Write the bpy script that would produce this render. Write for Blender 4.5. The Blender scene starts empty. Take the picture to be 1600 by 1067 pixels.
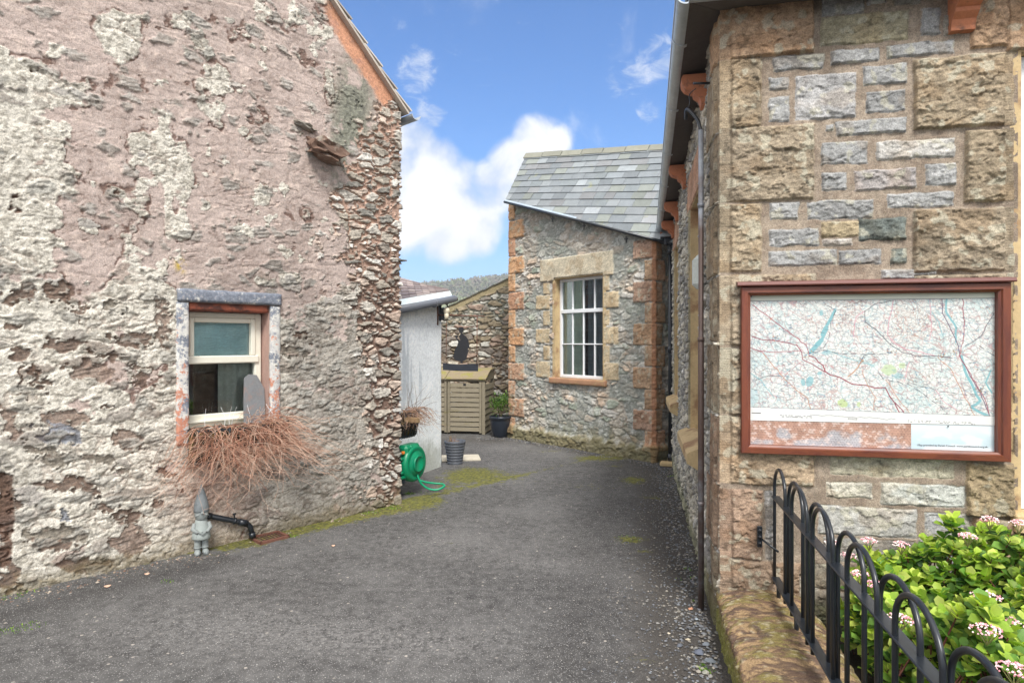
import bpy, math, random
import numpy as np
from mathutils import Vector, Matrix
R = math.radians
random.seed(7)
sc = bpy.context.scene
C = sc.collection

# ---------------------------------------------------------------- camera
F = 989.0
cam = bpy.data.cameras.new('camera'); cam.sensor_width = 36; cam.lens = 36*F/1600
cam.clip_start = 0.05; cam.clip_end = 5000
co = bpy.data.objects.new('camera', cam); C.objects.link(co)
co.location = (0, 0, 1.6); co.rotation_euler = (R(90), 0, 0)
sc.camera = co
sc.render.resolution_x = 1024; sc.render.resolution_y = 682

# ---------------------------------------------------------------- light
SUN_EL, SUN_AZ = 50.0, 172.0       # azimuth clockwise from +Y: behind the camera, a little to the right
sun = bpy.data.lights.new('sun', 'SUN'); sun.energy = 2.1; sun.angle = R(18); sun.color = (1.0, .97, .92)
so = bpy.data.objects.new('sun', sun); C.objects.link(so)
sd = Vector((math.sin(R(SUN_AZ))*math.cos(R(SUN_EL)), math.cos(R(SUN_AZ))*math.cos(R(SUN_EL)), math.sin(R(SUN_EL))))
so.rotation_euler = (-sd).to_track_quat('-Z', 'Y').to_euler()
sc.view_settings.view_transform = 'Standard'; sc.view_settings.look = 'None'
sc.view_settings.gamma = 1.0; sc.view_settings.exposure = 1.06

class NT:
    """tiny node helper"""
    def __init__(s, nt): s.nt = nt; nt.nodes.clear()
    def n(s, t, **k):
        nd = s.nt.nodes.new(t)
        for a, v in k.items():
            if a == 'i':
                for q, w in v.items():
                    if isinstance(w, bpy.types.NodeSocket): s.nt.links.new(w, nd.inputs[q])
                    else: nd.inputs[q].default_value = w
            else: setattr(nd, a, v)
        return nd
    def m(s, op, a, b=0.0, c=0.0, clamp=False):
        return s.n('ShaderNodeMath', operation=op, use_clamp=clamp, i={0: a, 1: b, 2: c}).outputs[0]
    def mix(s, f, a, b, bt='MIX'):
        nd = s.n('ShaderNodeMix', data_type='RGBA', blend_type=bt, clamp_factor=True)
        for q, w in ((0, f), (6, a), (7, b)):
            if isinstance(w, bpy.types.NodeSocket): s.nt.links.new(w, nd.inputs[q])
            else: nd.inputs[q].default_value = w if q == 0 or len(w) == 4 else (*w, 1)
        return nd.outputs[2]
    def ramp(s, f, lo, hi):
        return s.n('ShaderNodeMapRange', interpolation_type='SMOOTHSTEP', i={0: f, 1: lo, 2: hi, 3: 0.0, 4: 1.0}).outputs[0]
    def noise(s, vec, scale, det=4, rough=.55, dist=0.0):
        return s.n('ShaderNodeTexNoise', i={'Vector': vec, 'Scale': scale, 'Detail': det, 'Roughness': rough, 'Distortion': dist})

w = bpy.data.worlds.new('World'); sc.world = w; w.use_nodes = True
N = NT(w.node_tree)
sky = N.n('ShaderNodeTexSky', sky_type='NISHITA', sun_disc=False, sun_elevation=R(SUN_EL), sun_rotation=R(SUN_AZ),
          altitude=60, air_density=1.0, dust_density=.35, ozone_density=3.0)
gen = N.n('ShaderNodeTexCoord').outputs['Generated']
blobs = [(625,232,46),(655,222,30),(672,262,44),(640,330,52),(700,300,48),(735,330,44),(700,362,40),(770,296,36),(800,258,32),(838,222,30),(862,228,24),(822,240,26),
         (600,290,60),(540,260,70),(905,345,40),(975,370,50),(745,365,28)]
acc = None
for px, py, r in blobs:
    v = Vector(((px-800)/F, 1, (533.5-py)/F)); L = v.length; v.normalize()
    d = N.n('ShaderNodeVectorMath', operation='DOT_PRODUCT', i={0: gen, 1: tuple(v)}).outputs['Value']
    a = r*1.0/F/L
    g = N.ramp(d, math.cos(a*1.75), math.cos(a*.15))
    acc = g if acc is None else N.m('MAXIMUM', acc, g)
wisp = None
for px, py, r in [(654,106,26),(636,114,20),(980,126,26),(1045,86,28),(1015,106,24),(1012,178,16),(672,178,20),(1068,72,20)]:
    v = Vector(((px-800)/F, 1, (533.5-py)/F)); L = v.length; v.normalize()
    d = N.n('ShaderNodeVectorMath', operation='DOT_PRODUCT', i={0: gen, 1: tuple(v)}).outputs['Value']
    a = r/F/L
    g = N.ramp(d, math.cos(a*1.7), math.cos(a*.0))
    wisp = g if wisp is None else N.m('MAXIMUM', wisp, g)
n1 = N.noise(gen, 9.0, 9, .55, .35).outputs[0]
n2 = N.noise(gen, 4.0, 5, .5).outputs[0]
cl = N.ramp(N.m('ADD', acc, N.m('MULTIPLY', N.m('SUBTRACT', n1, .5), 2.6)), .16, 1.12)
n3 = N.noise(N.n('ShaderNodeMapping', i={0: gen, 3: (1, 1, 1.9)}).outputs[0], 26.0, 8, .66, .6).outputs[0]
wi = N.m('MULTIPLY', N.ramp(N.m('ADD', wisp, N.m('MULTIPLY', N.m('SUBTRACT', n3, .5), 4.2)), .45, 1.9), .62)
# unseen clouds outside the view, added bright and warm to lift ambient light
sep = N.n('ShaderNodeSeparateXYZ', i={0: gen})
away = N.ramp(N.m('MULTIPLY', sep.outputs[1], -1.0), -.66, -.30)
oth = N.m('MULTIPLY', N.ramp(N.noise(gen, 2.2, 8, .58).outputs[0], .34, .56), away)
cloud = N.m('MAXIMUM', N.m('MAXIMUM', cl, wi), oth)
hz = N.m('POWER', N.m('SUBTRACT', 1.0, N.m('MAXIMUM', sep.outputs[2], 0.0), clamp=True), 7.0)
skyc = N.mix(1.0, sky.outputs[0], (.31, .65, .98, 1), 'MULTIPLY')
skyc = N.mix(N.m('MULTIPLY', hz, .55), skyc, (2.9, 4.1, 5.3, 1))
shade = N.mix(N.ramp(n1, .38, .66), (3.9, 4.2, 4.7, 1), (5.9, 5.9, 5.9, 1))
colr = N.mix(N.m('MAXIMUM', cl, wi), skyc, shade)
colr = N.mix(oth, colr, (10.2, 9.8, 9.2, 1))
bg = N.n('ShaderNodeBackground', i={'Color': colr, 'Strength': .10})
N.n('ShaderNodeOutputWorld', i={0: bg.outputs[0]})

# ---------------------------------------------------------------- helpers
def lin(c):
    c = np.asarray(c, float)/255.0
    return np.where(c <= .04045, c/12.92, ((c+.055)/1.055)**2.4)
def L4(r, g, b, k=1.0): return tuple(float(v)*k for v in lin((r, g, b))) + (1.0,)

def hsh(ix, iy, s=0):
    h = (ix.astype(np.int64)*374761393 + iy.astype(np.int64)*668265263 + s*1442695041) & 0xffffffff
    h = ((h ^ (h >> 13))*1274126177) & 0xffffffff
    h = (h ^ (h >> 16)) & 0xffffffff
    h = (h*2246822519) & 0xffffffff
    return ((h ^ (h >> 15)) & 0xffffff)/float(0x1000000)
def vnoise(x, y, s=0):
    ix = np.floor(x); iy = np.floor(y); fx = x-ix; fy = y-iy
    fx = fx*fx*fx*(fx*(fx*6-15)+10); fy = fy*fy*fy*(fy*(fy*6-15)+10)
    a = hsh(ix, iy, s); b = hsh(ix+1, iy, s); c = hsh(ix, iy+1, s); d = hsh(ix+1, iy+1, s)
    return (a+(b-a)*fx)*(1-fy) + (c+(d-c)*fx)*fy
def fbm(x, y, o=4, s=0, g=.5):
    t = 0; a = 1.0; n = 0
    for k in range(o):
        t = t + a*vnoise(x, y, s+k*17); n += a; a *= g
        x, y = x*1.93*.8+y*1.93*.6+3.1, -x*1.93*.6+y*1.93*.8+7.7
    return t/n
def ridg(x, y, o=4, s=0):
    t = 0; a = 1.0; n = 0
    for k in range(o):
        t = t + a*(1-np.abs(2*vnoise(x, y, s+k*13)-1)); n += a; a *= .55; x = x*2.05+5.2; y = y*2.05+1.3
    return t/n
def worley(x, y, s=0, jit=.95):
    ix = np.floor(x); iy = np.floor(y)
    f1 = np.full(x.shape, 9.0); f2 = np.full(x.shape, 9.0); idd = np.zeros(x.shape); dx1 = np.zeros(x.shape); dy1 = np.zeros(x.shape)
    for a in (-1, 0, 1):
        for b in (-1, 0, 1):
            cx = ix+a; cy = iy+b
            qx = cx+.5+(hsh(cx, cy, s+1)-.5)*jit - x; qy = cy+.5+(hsh(cx, cy, s+2)-.5)*jit - y
            d = np.sqrt(qx*qx+qy*qy)
            m = d < f1
            f2 = np.where(m, f1, np.minimum(f2, d))
            idd = np.where(m, hsh(cx, cy, s+3), idd)
            dx1 = np.where(m, qx, dx1); dy1 = np.where(m, qy, dy1)
            f1 = np.where(m, d, f1)
    return f1, f2, idd, dx1, dy1
def sst(x, a, b):
    t = np.clip((x-a)/(b-a), 0, 1); return t*t*(3-2*t)
def mixc(a, b, t):
    t = np.asarray(t)[..., None]; return a*(1-t)+b*t
def pal(idd, cols):
    cols = np.array([lin(c) for c in cols]); k = (idd*len(cols)*.9999).astype(int)
    return cols[k]

ORG = {}
def tag(o, label, cat, group=None):
    o['label'] = label; o['category'] = cat
    if group: o['group'] = group
    return o
def thing(name, label, cat, loc=(0, 0, 0), group=None):
    o = bpy.data.objects.new(name, None); C.objects.link(o); o.location = loc; o.empty_display_size = .1
    ORG[o.name] = Vector(loc); return tag(o, label, cat, group)
def link(name, me, m, parent=None, loc=None):
    o = bpy.data.objects.new(name, me); C.objects.link(o)
    if m: me.materials.append(m)
    if parent is not None:
        o.parent = parent; me.transform(Matrix.Translation(-ORG[parent.name])); ORG[o.name] = ORG[parent.name].copy()
    elif loc is not None:
        me.transform(Matrix.Translation(-Vector(loc))); o.location = loc; ORG[o.name] = Vector(loc)
    else: ORG[o.name] = Vector((0, 0, 0))
    return o
def struct(o, kind='structure'): o['kind'] = kind; return o

class MB:
    def __init__(s): s.v = []; s.f = []; s.c = []; s.sm = []; s.col = (1, 1, 1)
    def add(s, vs, fs, smooth=False):
        b = len(s.v); s.v += [tuple(v) for v in vs]
        for f in fs: s.f.append(tuple(b+i for i in f)); s.sm.append(smooth); s.c.append(s.col)
        return s
    def box(s, c, size, M=None, bev=0.0):
        hx, hy, hz = size[0]/2, size[1]/2, size[2]/2
        if bev <= 0:
            vs = [(x, y, z) for x in (-hx, hx) for y in (-hy, hy) for z in (-hz, hz)]
            fs = [(0,1,3,2),(4,6,7,5),(0,4,5,1),(2,3,7,6),(0,2,6,4),(1,5,7,3)]
        else:
            b = min(bev, hx*.9, hy*.9, hz*.9); vs = []; idx = {}
            for sx in (-1, 1):
                for sy in (-1, 1):
                    for sz in (-1, 1):
                        for ax in range(3):
                            p = [sx*(hx-b), sy*(hy-b), sz*(hz-b)]; p[ax] = (sx*hx, sy*hy, sz*hz)[ax]
                            idx[(sx, sy, sz, ax)] = len(vs); vs.append(tuple(p))
            I = lambda *k: idx[k]
            fs = []
            for q in (-1, 1):
                fs.append((I(q,-1,-1,0), I(q,1,-1,0), I(q,1,1,0), I(q,-1,1,0)))
                fs.append((I(-1,q,-1,1), I(1,q,-1,1), I(1,q,1,1), I(-1,q,1,1)))
                fs.append((I(-1,-1,q,2), I(1,-1,q,2), I(1,1,q,2), I(-1,1,q,2)))
                for r in (-1, 1):
                    fs.append((I(q,r,-1,0), I(q,r,1,0), I(q,r,1,1), I(q,r,-1,1)))
                    fs.append((I(q,-1,r,0), I(q,1,r,0), I(q,1,r,2), I(q,-1,r,2)))
                    fs.append((I(-1,q,r,1), I(1,q,r,1), I(1,q,r,2), I(-1,q,r,2)))
                    for t in (-1, 1): fs.append((I(q,r,t,0), I(q,r,t,1), I(q,r,t,2)))
        M = M or Matrix.Identity(3); c = Vector(c)
        return s.add([c + M @ Vector(v) for v in vs], fs)
    def tube(s, pts, r, n=8, cap=True, smooth=True, closed=False):
        pts = [Vector(p) for p in pts]; k = len(pts); rr = r if hasattr(r, '__len__') else [r]*k
        vs = []; up = None
        for i in range(k):
            a = pts[(i-1) % k] if (closed or i > 0) else pts[0]; b = pts[(i+1) % k] if (closed or i < k-1) else pts[-1]
            t = (b-a).normalized() if (b-a).length > 1e-9 else Vector((0, 0, 1))
            if up is None: up = Vector((0, 0, 1)) if abs(t.z) < .9 else Vector((1, 0, 0))
            x = up - t*up.dot(t)
            if x.length < 1e-6: x = t.orthogonal()
            x.normalize(); y = t.cross(x); up = x
            for j in range(n):
                a_ = 2*math.pi*j/n; vs.append(pts[i] + (x*math.cos(a_)+y*math.sin(a_))*rr[i])
        fs = []
        for i in range(k if closed else k-1):
            for j in range(n):
                a0 = i*n+j; a1 = i*n+(j+1) % n; i2 = (i+1) % k
                fs.append((a0, a1, i2*n+(j+1) % n, i2*n+j))
        if cap and not closed: fs.append(tuple(range(n-1, -1, -1))); fs.append(tuple((k-1)*n+j for j in range(n)))
        return s.add(vs, fs, smooth)
    def lathe(s, prof, c=(0, 0, 0), n=24, M=None, smooth=True):
        M = M or Matrix.Identity(3); c = Vector(c); vs = []
        for r, z in prof:
            for j in range(n):
                a = 2*math.pi*j/n; vs.append(c + M @ Vector((r*math.cos(a), r*math.sin(a), z)))
        fs = []
        for i in range(len(prof)-1):
            for j in range(n): fs.append((i*n+j, i*n+(j+1) % n, (i+1)*n+(j+1) % n, (i+1)*n+j))
        fs.append(tuple(range(n-1, -1, -1))); fs.append(tuple((len(prof)-1)*n+j for j in range(n)))
        return s.add(vs, fs, smooth)
    def prism(s, outl, vec, smooth=False):
        """outline (list of 3-D points) extruded by vec"""
        k = len(outl); vec = Vector(vec); vs = [Vector(p) for p in outl] + [Vector(p)+vec for p in outl]
        fs = [tuple(range(k-1, -1, -1)), tuple(range(k, 2*k))] + [(i, (i+1) % k, k+(i+1) % k, k+i) for i in range(k)]
        return s.add(vs, fs, smooth)
    def mesh(s, name):
        me = bpy.data.meshes.new(name); me.from_pydata(s.v, [], s.f)
        me.polygons.foreach_set('use_smooth', s.sm)
        if any(c != (1, 1, 1) for c in s.c):
            at = me.color_attributes.new('Col', 'FLOAT_COLOR', 'CORNER')
            cc = np.repeat(np.array([(*c, 1.0) for c in s.c], np.float32), [len(f) for f in s.f], axis=0)
            at.data.foreach_set('color', cc.ravel())
        me.update(); return me
    def build(s, name, m, parent=None, loc=None, fix=True):
        me = s.mesh(name)
        if fix:
            import bmesh
            bm = bmesh.new(); bm.from_mesh(me); bmesh.ops.recalc_face_normals(bm, faces=bm.faces); bm.to_mesh(me); bm.free()
        return link(name, me, m, parent, loc)

def mat(name, col=(.5, .5, .5), rough=.7, attr=False, var=.12, vscale=6.0, fine=60.0, finev=.12, bump=.3, bdist=.004,
        metal=0.0, spec=.5, tint=None, tscale=3.0, tlo=.5, thi=.65, coat=0.0, stretch=(1, 1, 1)):
    m = bpy.data.materials.new(name); m.use_nodes = True; n = NT(m.node_tree)
    tc = n.n('ShaderNodeTexCoord').outputs['Object']
    tc = n.n('ShaderNodeMapping', i={0: tc, 3: stretch}).outputs[0]
    if attr: base = n.n('ShaderNodeAttribute', attribute_name='Col').outputs[0]
    else: base = n.mix(0.0, (*col[:3], 1), (*col[:3], 1))
    if attr and tuple(col[:3]) != (.5, .5, .5): base = n.mix(1.0, base, col, 'MULTIPLY')
    if tint is not None:
        tn = n.noise(tc, tscale, 6, .6).outputs[0]
        base = n.mix(n.ramp(tn, tlo, thi), base, tint)
    a = n.noise(tc, vscale, 5, .6).outputs[0]; b = n.noise(tc, fine, 5, .65).outputs[0]
    fac = n.m('ADD', n.m('MULTIPLY_ADD', n.m('SUBTRACT', a, .5), var*4, 1.0), n.m('MULTIPLY', n.m('SUBTRACT', b, .5), finev*4))
    fc = n.n('ShaderNodeCombineXYZ', i={0: fac, 1: fac, 2: fac}).outputs[0]
    base = n.mix(1.0, base, fc, 'MULTIPLY')
    p = n.n('ShaderNodeBsdfPrincipled', i={'Base Color': base, 'Roughness': rough, 'Metallic': metal, 'Specular IOR Level': spec, 'Coat Weight': coat})
    if bump > 0:
        h = n.m('ADD', b, n.m('MULTIPLY', a, .5))
        bp = n.n('ShaderNodeBump', i={'Strength': bump, 'Distance': bdist, 'Height': h})
        n.nt.links.new(bp.outputs[0], p.inputs['Normal'])
    n.n('ShaderNodeOutputMaterial', i={0: p.outputs[0]})
    return m
def glass(name, col=(.02, .03, .035), rough=.03, alpha=.0, spec=1.0):
    """window glass: mostly a see-through sheet with a mirror reflection"""
    m = bpy.data.materials.new(name); m.use_nodes = True; n = NT(m.node_tree)
    g = n.n('ShaderNodeBsdfGlossy', i={'Color': (.9, .97, 1, 1), 'Roughness': rough})
    t = n.n('ShaderNodeBsdfTransparent', i={'Color': (.94, .98, .97, 1)})
    fr = n.n('ShaderNodeFresnel', i={0: 1.5})
    f = n.m('MULTIPLY_ADD', fr.outputs[0], 1.3, .10, clamp=True)
    mx = n.n('ShaderNodeMixShader', i={0: f, 1: t.outputs[0], 2: g.outputs[0]})
    n.n('ShaderNodeOutputMaterial', i={0: mx.outputs[0]}); return m

def grid_mesh(name, X, Y, Z, col=None, mask=None, extra=None, smooth=True):
    """X, Y, Z: (nv, nu) arrays -> quad mesh; mask (nv-1, nu-1) True = keep the face"""
    nv, nu = X.shape
    i = np.arange(nv*nu).reshape(nv, nu)
    q = np.stack([i[:-1, :-1], i[:-1, 1:], i[1:, 1:], i[1:, :-1]], -1)
    q = q[mask] if mask is not None else q.reshape(-1, 4)
    me = bpy.data.meshes.new(name)
    me.vertices.add(nv*nu); me.vertices.foreach_set('co', np.stack([X, Y, Z], -1).astype(np.float32).ravel())
    k = len(q); me.loops.add(k*4); me.loops.foreach_set('vertex_index', q.astype(np.int32).ravel())
    me.polygons.add(k); me.polygons.foreach_set('loop_start', np.arange(0, k*4, 4, dtype=np.int32))
    me.polygons.foreach_set('use_smooth', np.full(k, smooth))
    me.update(calc_edges=True); me.validate()
    if col is not None:
        at = me.color_attributes.new('Col', 'FLOAT_COLOR', 'POINT')
        cc = np.concatenate([np.clip(col, 0, 1).reshape(-1, 3), np.ones((nv*nu, 1))], 1).astype(np.float32)
        at.data.foreach_set('color', cc.ravel())
    if extra:
        for nm, a in extra.items():
            at = me.attributes.new(nm, 'FLOAT', 'POINT'); at.data.foreach_set('value', a.astype(np.float32).ravel())
    return me

class Wall:
    """heightfield that follows a plan polyline; outward is to the right of travel"""
    def __init__(s, pts, u0=0.0, rc=.03):
        s.p = np.array(pts, float); d = np.diff(s.p, axis=0); s.L = np.hypot(d[:, 0], d[:, 1]); s.d = d/s.L[:, None]
        s.u = np.concatenate([[0], np.cumsum(s.L)]) - u0; s.rc = rc
    def frame(s, u):
        k = np.clip(np.searchsorted(s.u, u, side='right')-1, 0, len(s.L)-1)
        x = s.p[k, 0]+s.d[k, 0]*(u-s.u[k]); y = s.p[k, 1]+s.d[k, 1]*(u-s.u[k])
        nx = np.zeros_like(u); ny = np.zeros_like(u)
        for q in (-1, -.5, 0, .5, 1):
            k2 = np.clip(np.searchsorted(s.u, u+q*s.rc, side='right')-1, 0, len(s.L)-1)
            nx += s.d[k2, 1]; ny += -s.d[k2, 0]
        l = np.hypot(nx, ny); return x, y, nx/l, ny/l
    def at(s, u, z, off=0.0):
        x, y, nx, ny = s.frame(np.array([float(u)])); return Vector((x[0]+nx[0]*off, y[0]+ny[0]*off, z))
    def uv(s, px, py, seg, off=0.0):
        """where the sight line of a photo pixel meets wall segment seg -> (u, z)"""
        d = s.d[seg]; n = np.array([d[1], -d[0]]); p = s.p[seg]+n*off
        r = np.array([(px-800)/F, 1.0]); Y = (p@n)/(r@n); q = r*Y
        return float((q-p)@d + s.u[seg]), float(1.6-(py-533.5)/F*Y)
    def build(s, name, us, zs, fn, holes=(), top=None):
        U, Zg = np.meshgrid(us, zs)
        keep = np.ones((len(zs)-1, len(us)-1), bool)
        if top is not None:
            tp = top(us)[None, :]; keep &= (Zg[:-1, :-1] < np.minimum(tp[:, :-1], tp[:, 1:])+.0)
            Zg = np.minimum(Zg, tp)
        cu = (us[:-1]+us[1:])/2; cz = (zs[:-1]+zs[1:])/2; CU, CZ = np.meshgrid(cu, cz)
        for a, b, c_, d_ in holes: keep &= ~((CU > a) & (CU < b) & (CZ > c_) & (CZ < d_))
        h, col = fn(U, Zg)
        for a, b, c_, d_ in holes:      # flatten the rim so the reveals meet it
            e = np.maximum(np.maximum(a-U, U-b), np.maximum(c_-Zg, Zg-d_)); h = np.where(e < .012, np.minimum(h, .0), h)
        x, y, nx, ny = s.frame(us)
        return grid_mesh(name, x[None, :]+nx[None, :]*h, y[None, :]+ny[None, :]*h, Zg, col, keep)

def seq(*a):
    """seq(x0, step, x1, step, x2 ...) -> breakpoints with changing spacing"""
    out = [a[0]]
    for k in range(1, len(a)-1, 2):
        n = max(1, int(round((a[k+1]-out[-1])/a[k]))); out += list(np.linspace(out[-1], a[k+1], n+1)[1:])
    return np.array(out)

def blocks(U, Z, h, col, rects, seed=0):
    """lay squared stones into a heightfield. rect: u0,u1,z0,z1,(rgb),height,rock,margin,kind"""
    us = U[0]; zs = Z[:, min(3, Z.shape[1]-1)]
    for k, r in enumerate(rects):
        u0, u1, z0, z1, c, hh, rock, marg = r[:8]
        i0, i1 = np.searchsorted(us, [u0-.03, u1+.03]); j0, j1 = np.searchsorted(zs, [z0-.03, z1+.03])
        if i1 <= i0 or j1 <= j0: continue
        u = U[j0:j1, i0:i1]; z = Z[j0:j1, i0:i1]; s = seed+k*7
        irr = .003 + (.017 if rock < .0155 else .009)*min(1, rock*40) if len(r) < 9 else r[8]
        wu = u + (fbm(u*17, z*17, 5, s, .6)-.5)*2*irr; wz = z + (fbm(u*13+9, z*17, 5, s+5, .6)-.5)*2*irr
        d = np.minimum(np.minimum(wu-u0, u1-wu), np.minimum(wz-z0, z1-wz))      # inside distance
        m = sst(d, -.001, .003)
        face = sst(d, 0, .006 + .30*rock)
        a, b = random.uniform(-1, 1), random.uniform(-1, 1)
        cx, cz = (u0+u1)/2, (z0+z1)/2
        nn = fbm(u*14, z*20, 5, s+3, .6)-.5; rg = ridg(u*9+z*3, z*17-u*3, 4, s+9)-.5
        n5 = fbm(u*60, z*70, 4, s+71, .6)-.5; rk = hh*.35 + hh*.65*face + rock*(nn*1.6 + rg*.8 + n5*.45)*face + rock*.8*(a*(u-cx)/max(.05, u1-u0)+b*(z-cz)/max(.05, z1-z0))*face
        fw1, fw2, fid, fdx, fdy = worley(u*9+nn*2.5, z*14+nn*2.5+u*3, s+61); rk = rk + rock*face*((fid-.5)*.22 + fdx*(fid-.5)*.8 + fdy*.28)
        if marg > 0:
            mm = sst(wu, u0+marg-.006, u0+marg+.006); rk = hh*.45*(1-mm) + rk*mm + (1-mm)*.0012*np.sin(z*900)
        if marg < 0:
            mm = sst(wu, u1+marg-.006, u1+marg+.006); rk = rk*(1-mm) + hh*.45*mm + mm*.0012*np.sin(z*900)
        h[j0:j1, i0:i1] = h[j0:j1, i0:i1]*(1-m) + rk*m
        cc = lin(c)[None, None, :]*np.ones(u.shape+(3,))
        v = fbm(u*5, z*7, 4, s+20); cc = cc*(.66+.60*v)[..., None]
        cc = cc*(1+.8*(fbm(u*45, z*60, 4, s+27)-.5))[..., None]
        g_ = cc.mean(-1, keepdims=True); cc = cc*.74+g_*.26; cc = cc*(.92+.16*fid)[..., None]
        cc = mixc(cc, cc*np.array([.84, .76, .68]), sst(fbm(u*8, z*9, 3, s+31), .50, .68)*.7)
        cc = cc*(1-.55*sst(ridg(u*7+z*2, z*15, 4, s+41), .78, .92)*(rock > .004))[..., None]
        if rock > 0.004: cc = mixc(cc, lin((196, 192, 172))*.9, sst(fbm(u*17, z*17, 3, s+37), .63, .70)*.55)
        col[j0:j1, i0:i1] = mixc(col[j0:j1, i0:i1], cc, m)
    return h, col

# ================================================================ SETTING: ground
def ss_blob(X, Y, cx, cy, rx, ry): return np.exp(-(((X-cx)/rx)**2+((Y-cy)/ry)**2))
SX = lambda Y: .4295+.203*Y           # plan line of the school's side wall
OL = np.array([-3.21, 3.97]); dL = np.array([.6775, .7355]); nL = np.array([.7355, -.6775])
def gpt(px, py, z=0.0):
    Y = F*(1.6-z)/(py-533.5); return Vector(((px-800)/F*Y, Y, z))
xs = seq(-900, 150, -60, 12, -6, .5, -4, .04, 4, .5, 8, 12, 60, 150, 900)
ys = seq(-600, 150, -30, 6, 1, .5, 2.2, .035, 7, .05, 13, 3, 60, 60, 300, 120, 900)
GX, GY = np.meshgrid(xs, ys)
tL = (GX-OL[0])*dL[0]+(GY-OL[1])*dL[1]; dl = (GX-OL[0])*nL[0]+(GY-OL[1])*nL[1]   # distance out from the cottage wall
sd_ = SX(GY)-GX                                                                   # distance out from the school wall
nz = fbm(GX*3.1, GY*3.1, 5, 3); nz2 = fbm(GX*9, GY*9, 4, 8)
moss = np.zeros_like(GX)
moss += 1.35*np.exp(-((dl-.10)/.16)**2)*sst(tL, .9, 1.6)*(1-sst(tL, 3.3, 3.6)) + .55*np.exp(-(dl/.06)**2)*sst(tL, -1, .3)
moss += .45*ss_blob(GX, GY, *gpt(690, 765)[:2], .25, .4) + .9*ss_blob(GX, GY, *gpt(735, 742)[:2], .35, .55) + .6*ss_blob(GX, GY, *gpt(650, 790)[:2], .4, .35)
for px, py, rx, ry, k in [(985,843,.14,.10,1.0),(990,750,.16,.22,.9),(1020,778,.12,.1,.7),(940,716,.45,.22,1.0),(860,705,.4,.12,.5),
                          (1005,860,.1,.08,.5),(960,728,.2,.1,.6),(925,760,.5,.3,.35),(700,850,.2,.1,.3),(1005,1030,.1,.07,.5),(770,745,.6,.5,.45)]:
    g = gpt(px, py); moss += 1.3*k*ss_blob(GX, GY, g.x, g.y, rx, ry)
far = sst(GY, 40, 60)
grav = (1-sst(sd_, .28, .62))*sst(GY, 1.0, 2.0)*(1-sst(GY, 9, 9.5))*(GX > 0)
grav = np.maximum(grav, .8*np.exp(-((GY-(10.35-1.16*(GX+.03)))/.22)**2)*(GX > -.3)*(GX < 2.2))
grav = np.maximum(grav, .8*ss_blob(GX, GY, -.5, 10.3, .9, .35))
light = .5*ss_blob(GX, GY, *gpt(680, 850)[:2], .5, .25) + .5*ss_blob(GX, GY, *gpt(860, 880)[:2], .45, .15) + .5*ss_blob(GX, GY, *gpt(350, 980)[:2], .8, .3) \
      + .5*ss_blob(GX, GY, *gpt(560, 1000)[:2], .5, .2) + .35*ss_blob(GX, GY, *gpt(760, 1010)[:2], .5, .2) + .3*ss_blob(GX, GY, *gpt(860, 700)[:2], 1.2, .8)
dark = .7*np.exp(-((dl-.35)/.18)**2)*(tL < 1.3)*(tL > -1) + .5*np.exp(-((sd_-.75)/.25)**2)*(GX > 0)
gz = (nz-.5)*.018*(1-far) - .02*np.exp(-((dl-.3)/.25)**2)*(tL > -2)*(tL < 3.5)*0 + .012*np.clip(moss, 0, 1)*nz2
# garden bed behind the railing, a little above the lane
bed = sst(GX-(SX(GY)+.42), 0, .06)*(1-sst(GY, 3.7, 4.2))
gz = gz + .10*bed
gz = gz - .6*far*0
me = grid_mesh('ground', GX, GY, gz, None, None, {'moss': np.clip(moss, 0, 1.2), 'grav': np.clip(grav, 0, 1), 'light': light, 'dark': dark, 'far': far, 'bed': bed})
gm = bpy.data.materials.new('asphalt'); gm.use_nodes = True; n = NT(gm.node_tree)
tc = n.n('ShaderNodeTexCoord').outputs['Object']
A = lambda s_: n.n('ShaderNodeAttribute', attribute_name=s_).outputs['Fac']
big = n.noise(tc, 1.3, 6, .6).outputs[0]; mid = n.noise(tc, 14, 6, .65).outputs[0]; fin = n.noise(tc, 150, 4, .7).outputs[0]
base = n.mix(n.ramp(mid, .3, .7), (.058, .056, .055, 1), (.135, .131, .127, 1))
base = n.mix(n.m('MULTIPLY', n.ramp(big, .42, .68), .45), base, (.19, .185, .18, 1))
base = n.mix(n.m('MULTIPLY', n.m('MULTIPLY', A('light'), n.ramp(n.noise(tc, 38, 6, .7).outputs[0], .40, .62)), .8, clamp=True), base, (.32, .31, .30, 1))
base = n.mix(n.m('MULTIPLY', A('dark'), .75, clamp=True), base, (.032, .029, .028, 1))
def specks(scale, thr, rad):
    vo = n.n('ShaderNodeTexVoronoi', i={'Vector': tc, 'Scale': scale, 'Randomness': 1.0})
    r_ = n.n('ShaderNodeSeparateColor', i={0: vo.outputs['Color']})
    return n.m('MULTIPLY', n.m('GREATER_THAN', r_.outputs[0], thr), n.m('LESS_THAN', vo.outputs['Distance'], rad)), r_.outputs[1], vo.outputs['Distance']
s1, c1, d1 = specks(135, .60, .36); s2, c2, d2 = specks(72, .86, .26); s3, c3, d3 = specks(26, .93, .22)
base = n.mix(n.m('MULTIPLY', s1, n.m('MULTIPLY_ADD', c1, .75, .15)), base, (.42, .41, .40, 1))
base = n.mix(n.m('MULTIPLY', s2, n.m('MULTIPLY_ADD', c2, .7, .15)), base, (.52, .50, .47, 1))
base = n.mix(n.m('MULTIPLY', s3, n.m('MULTIPLY_ADD', c3, .6, .2)), base, (.55, .50, .44, 1))
soil = n.mix(n.ramp(fin, .3, .7), (.035, .030, .026, 1), (.115, .105, .095, 1))
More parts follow.
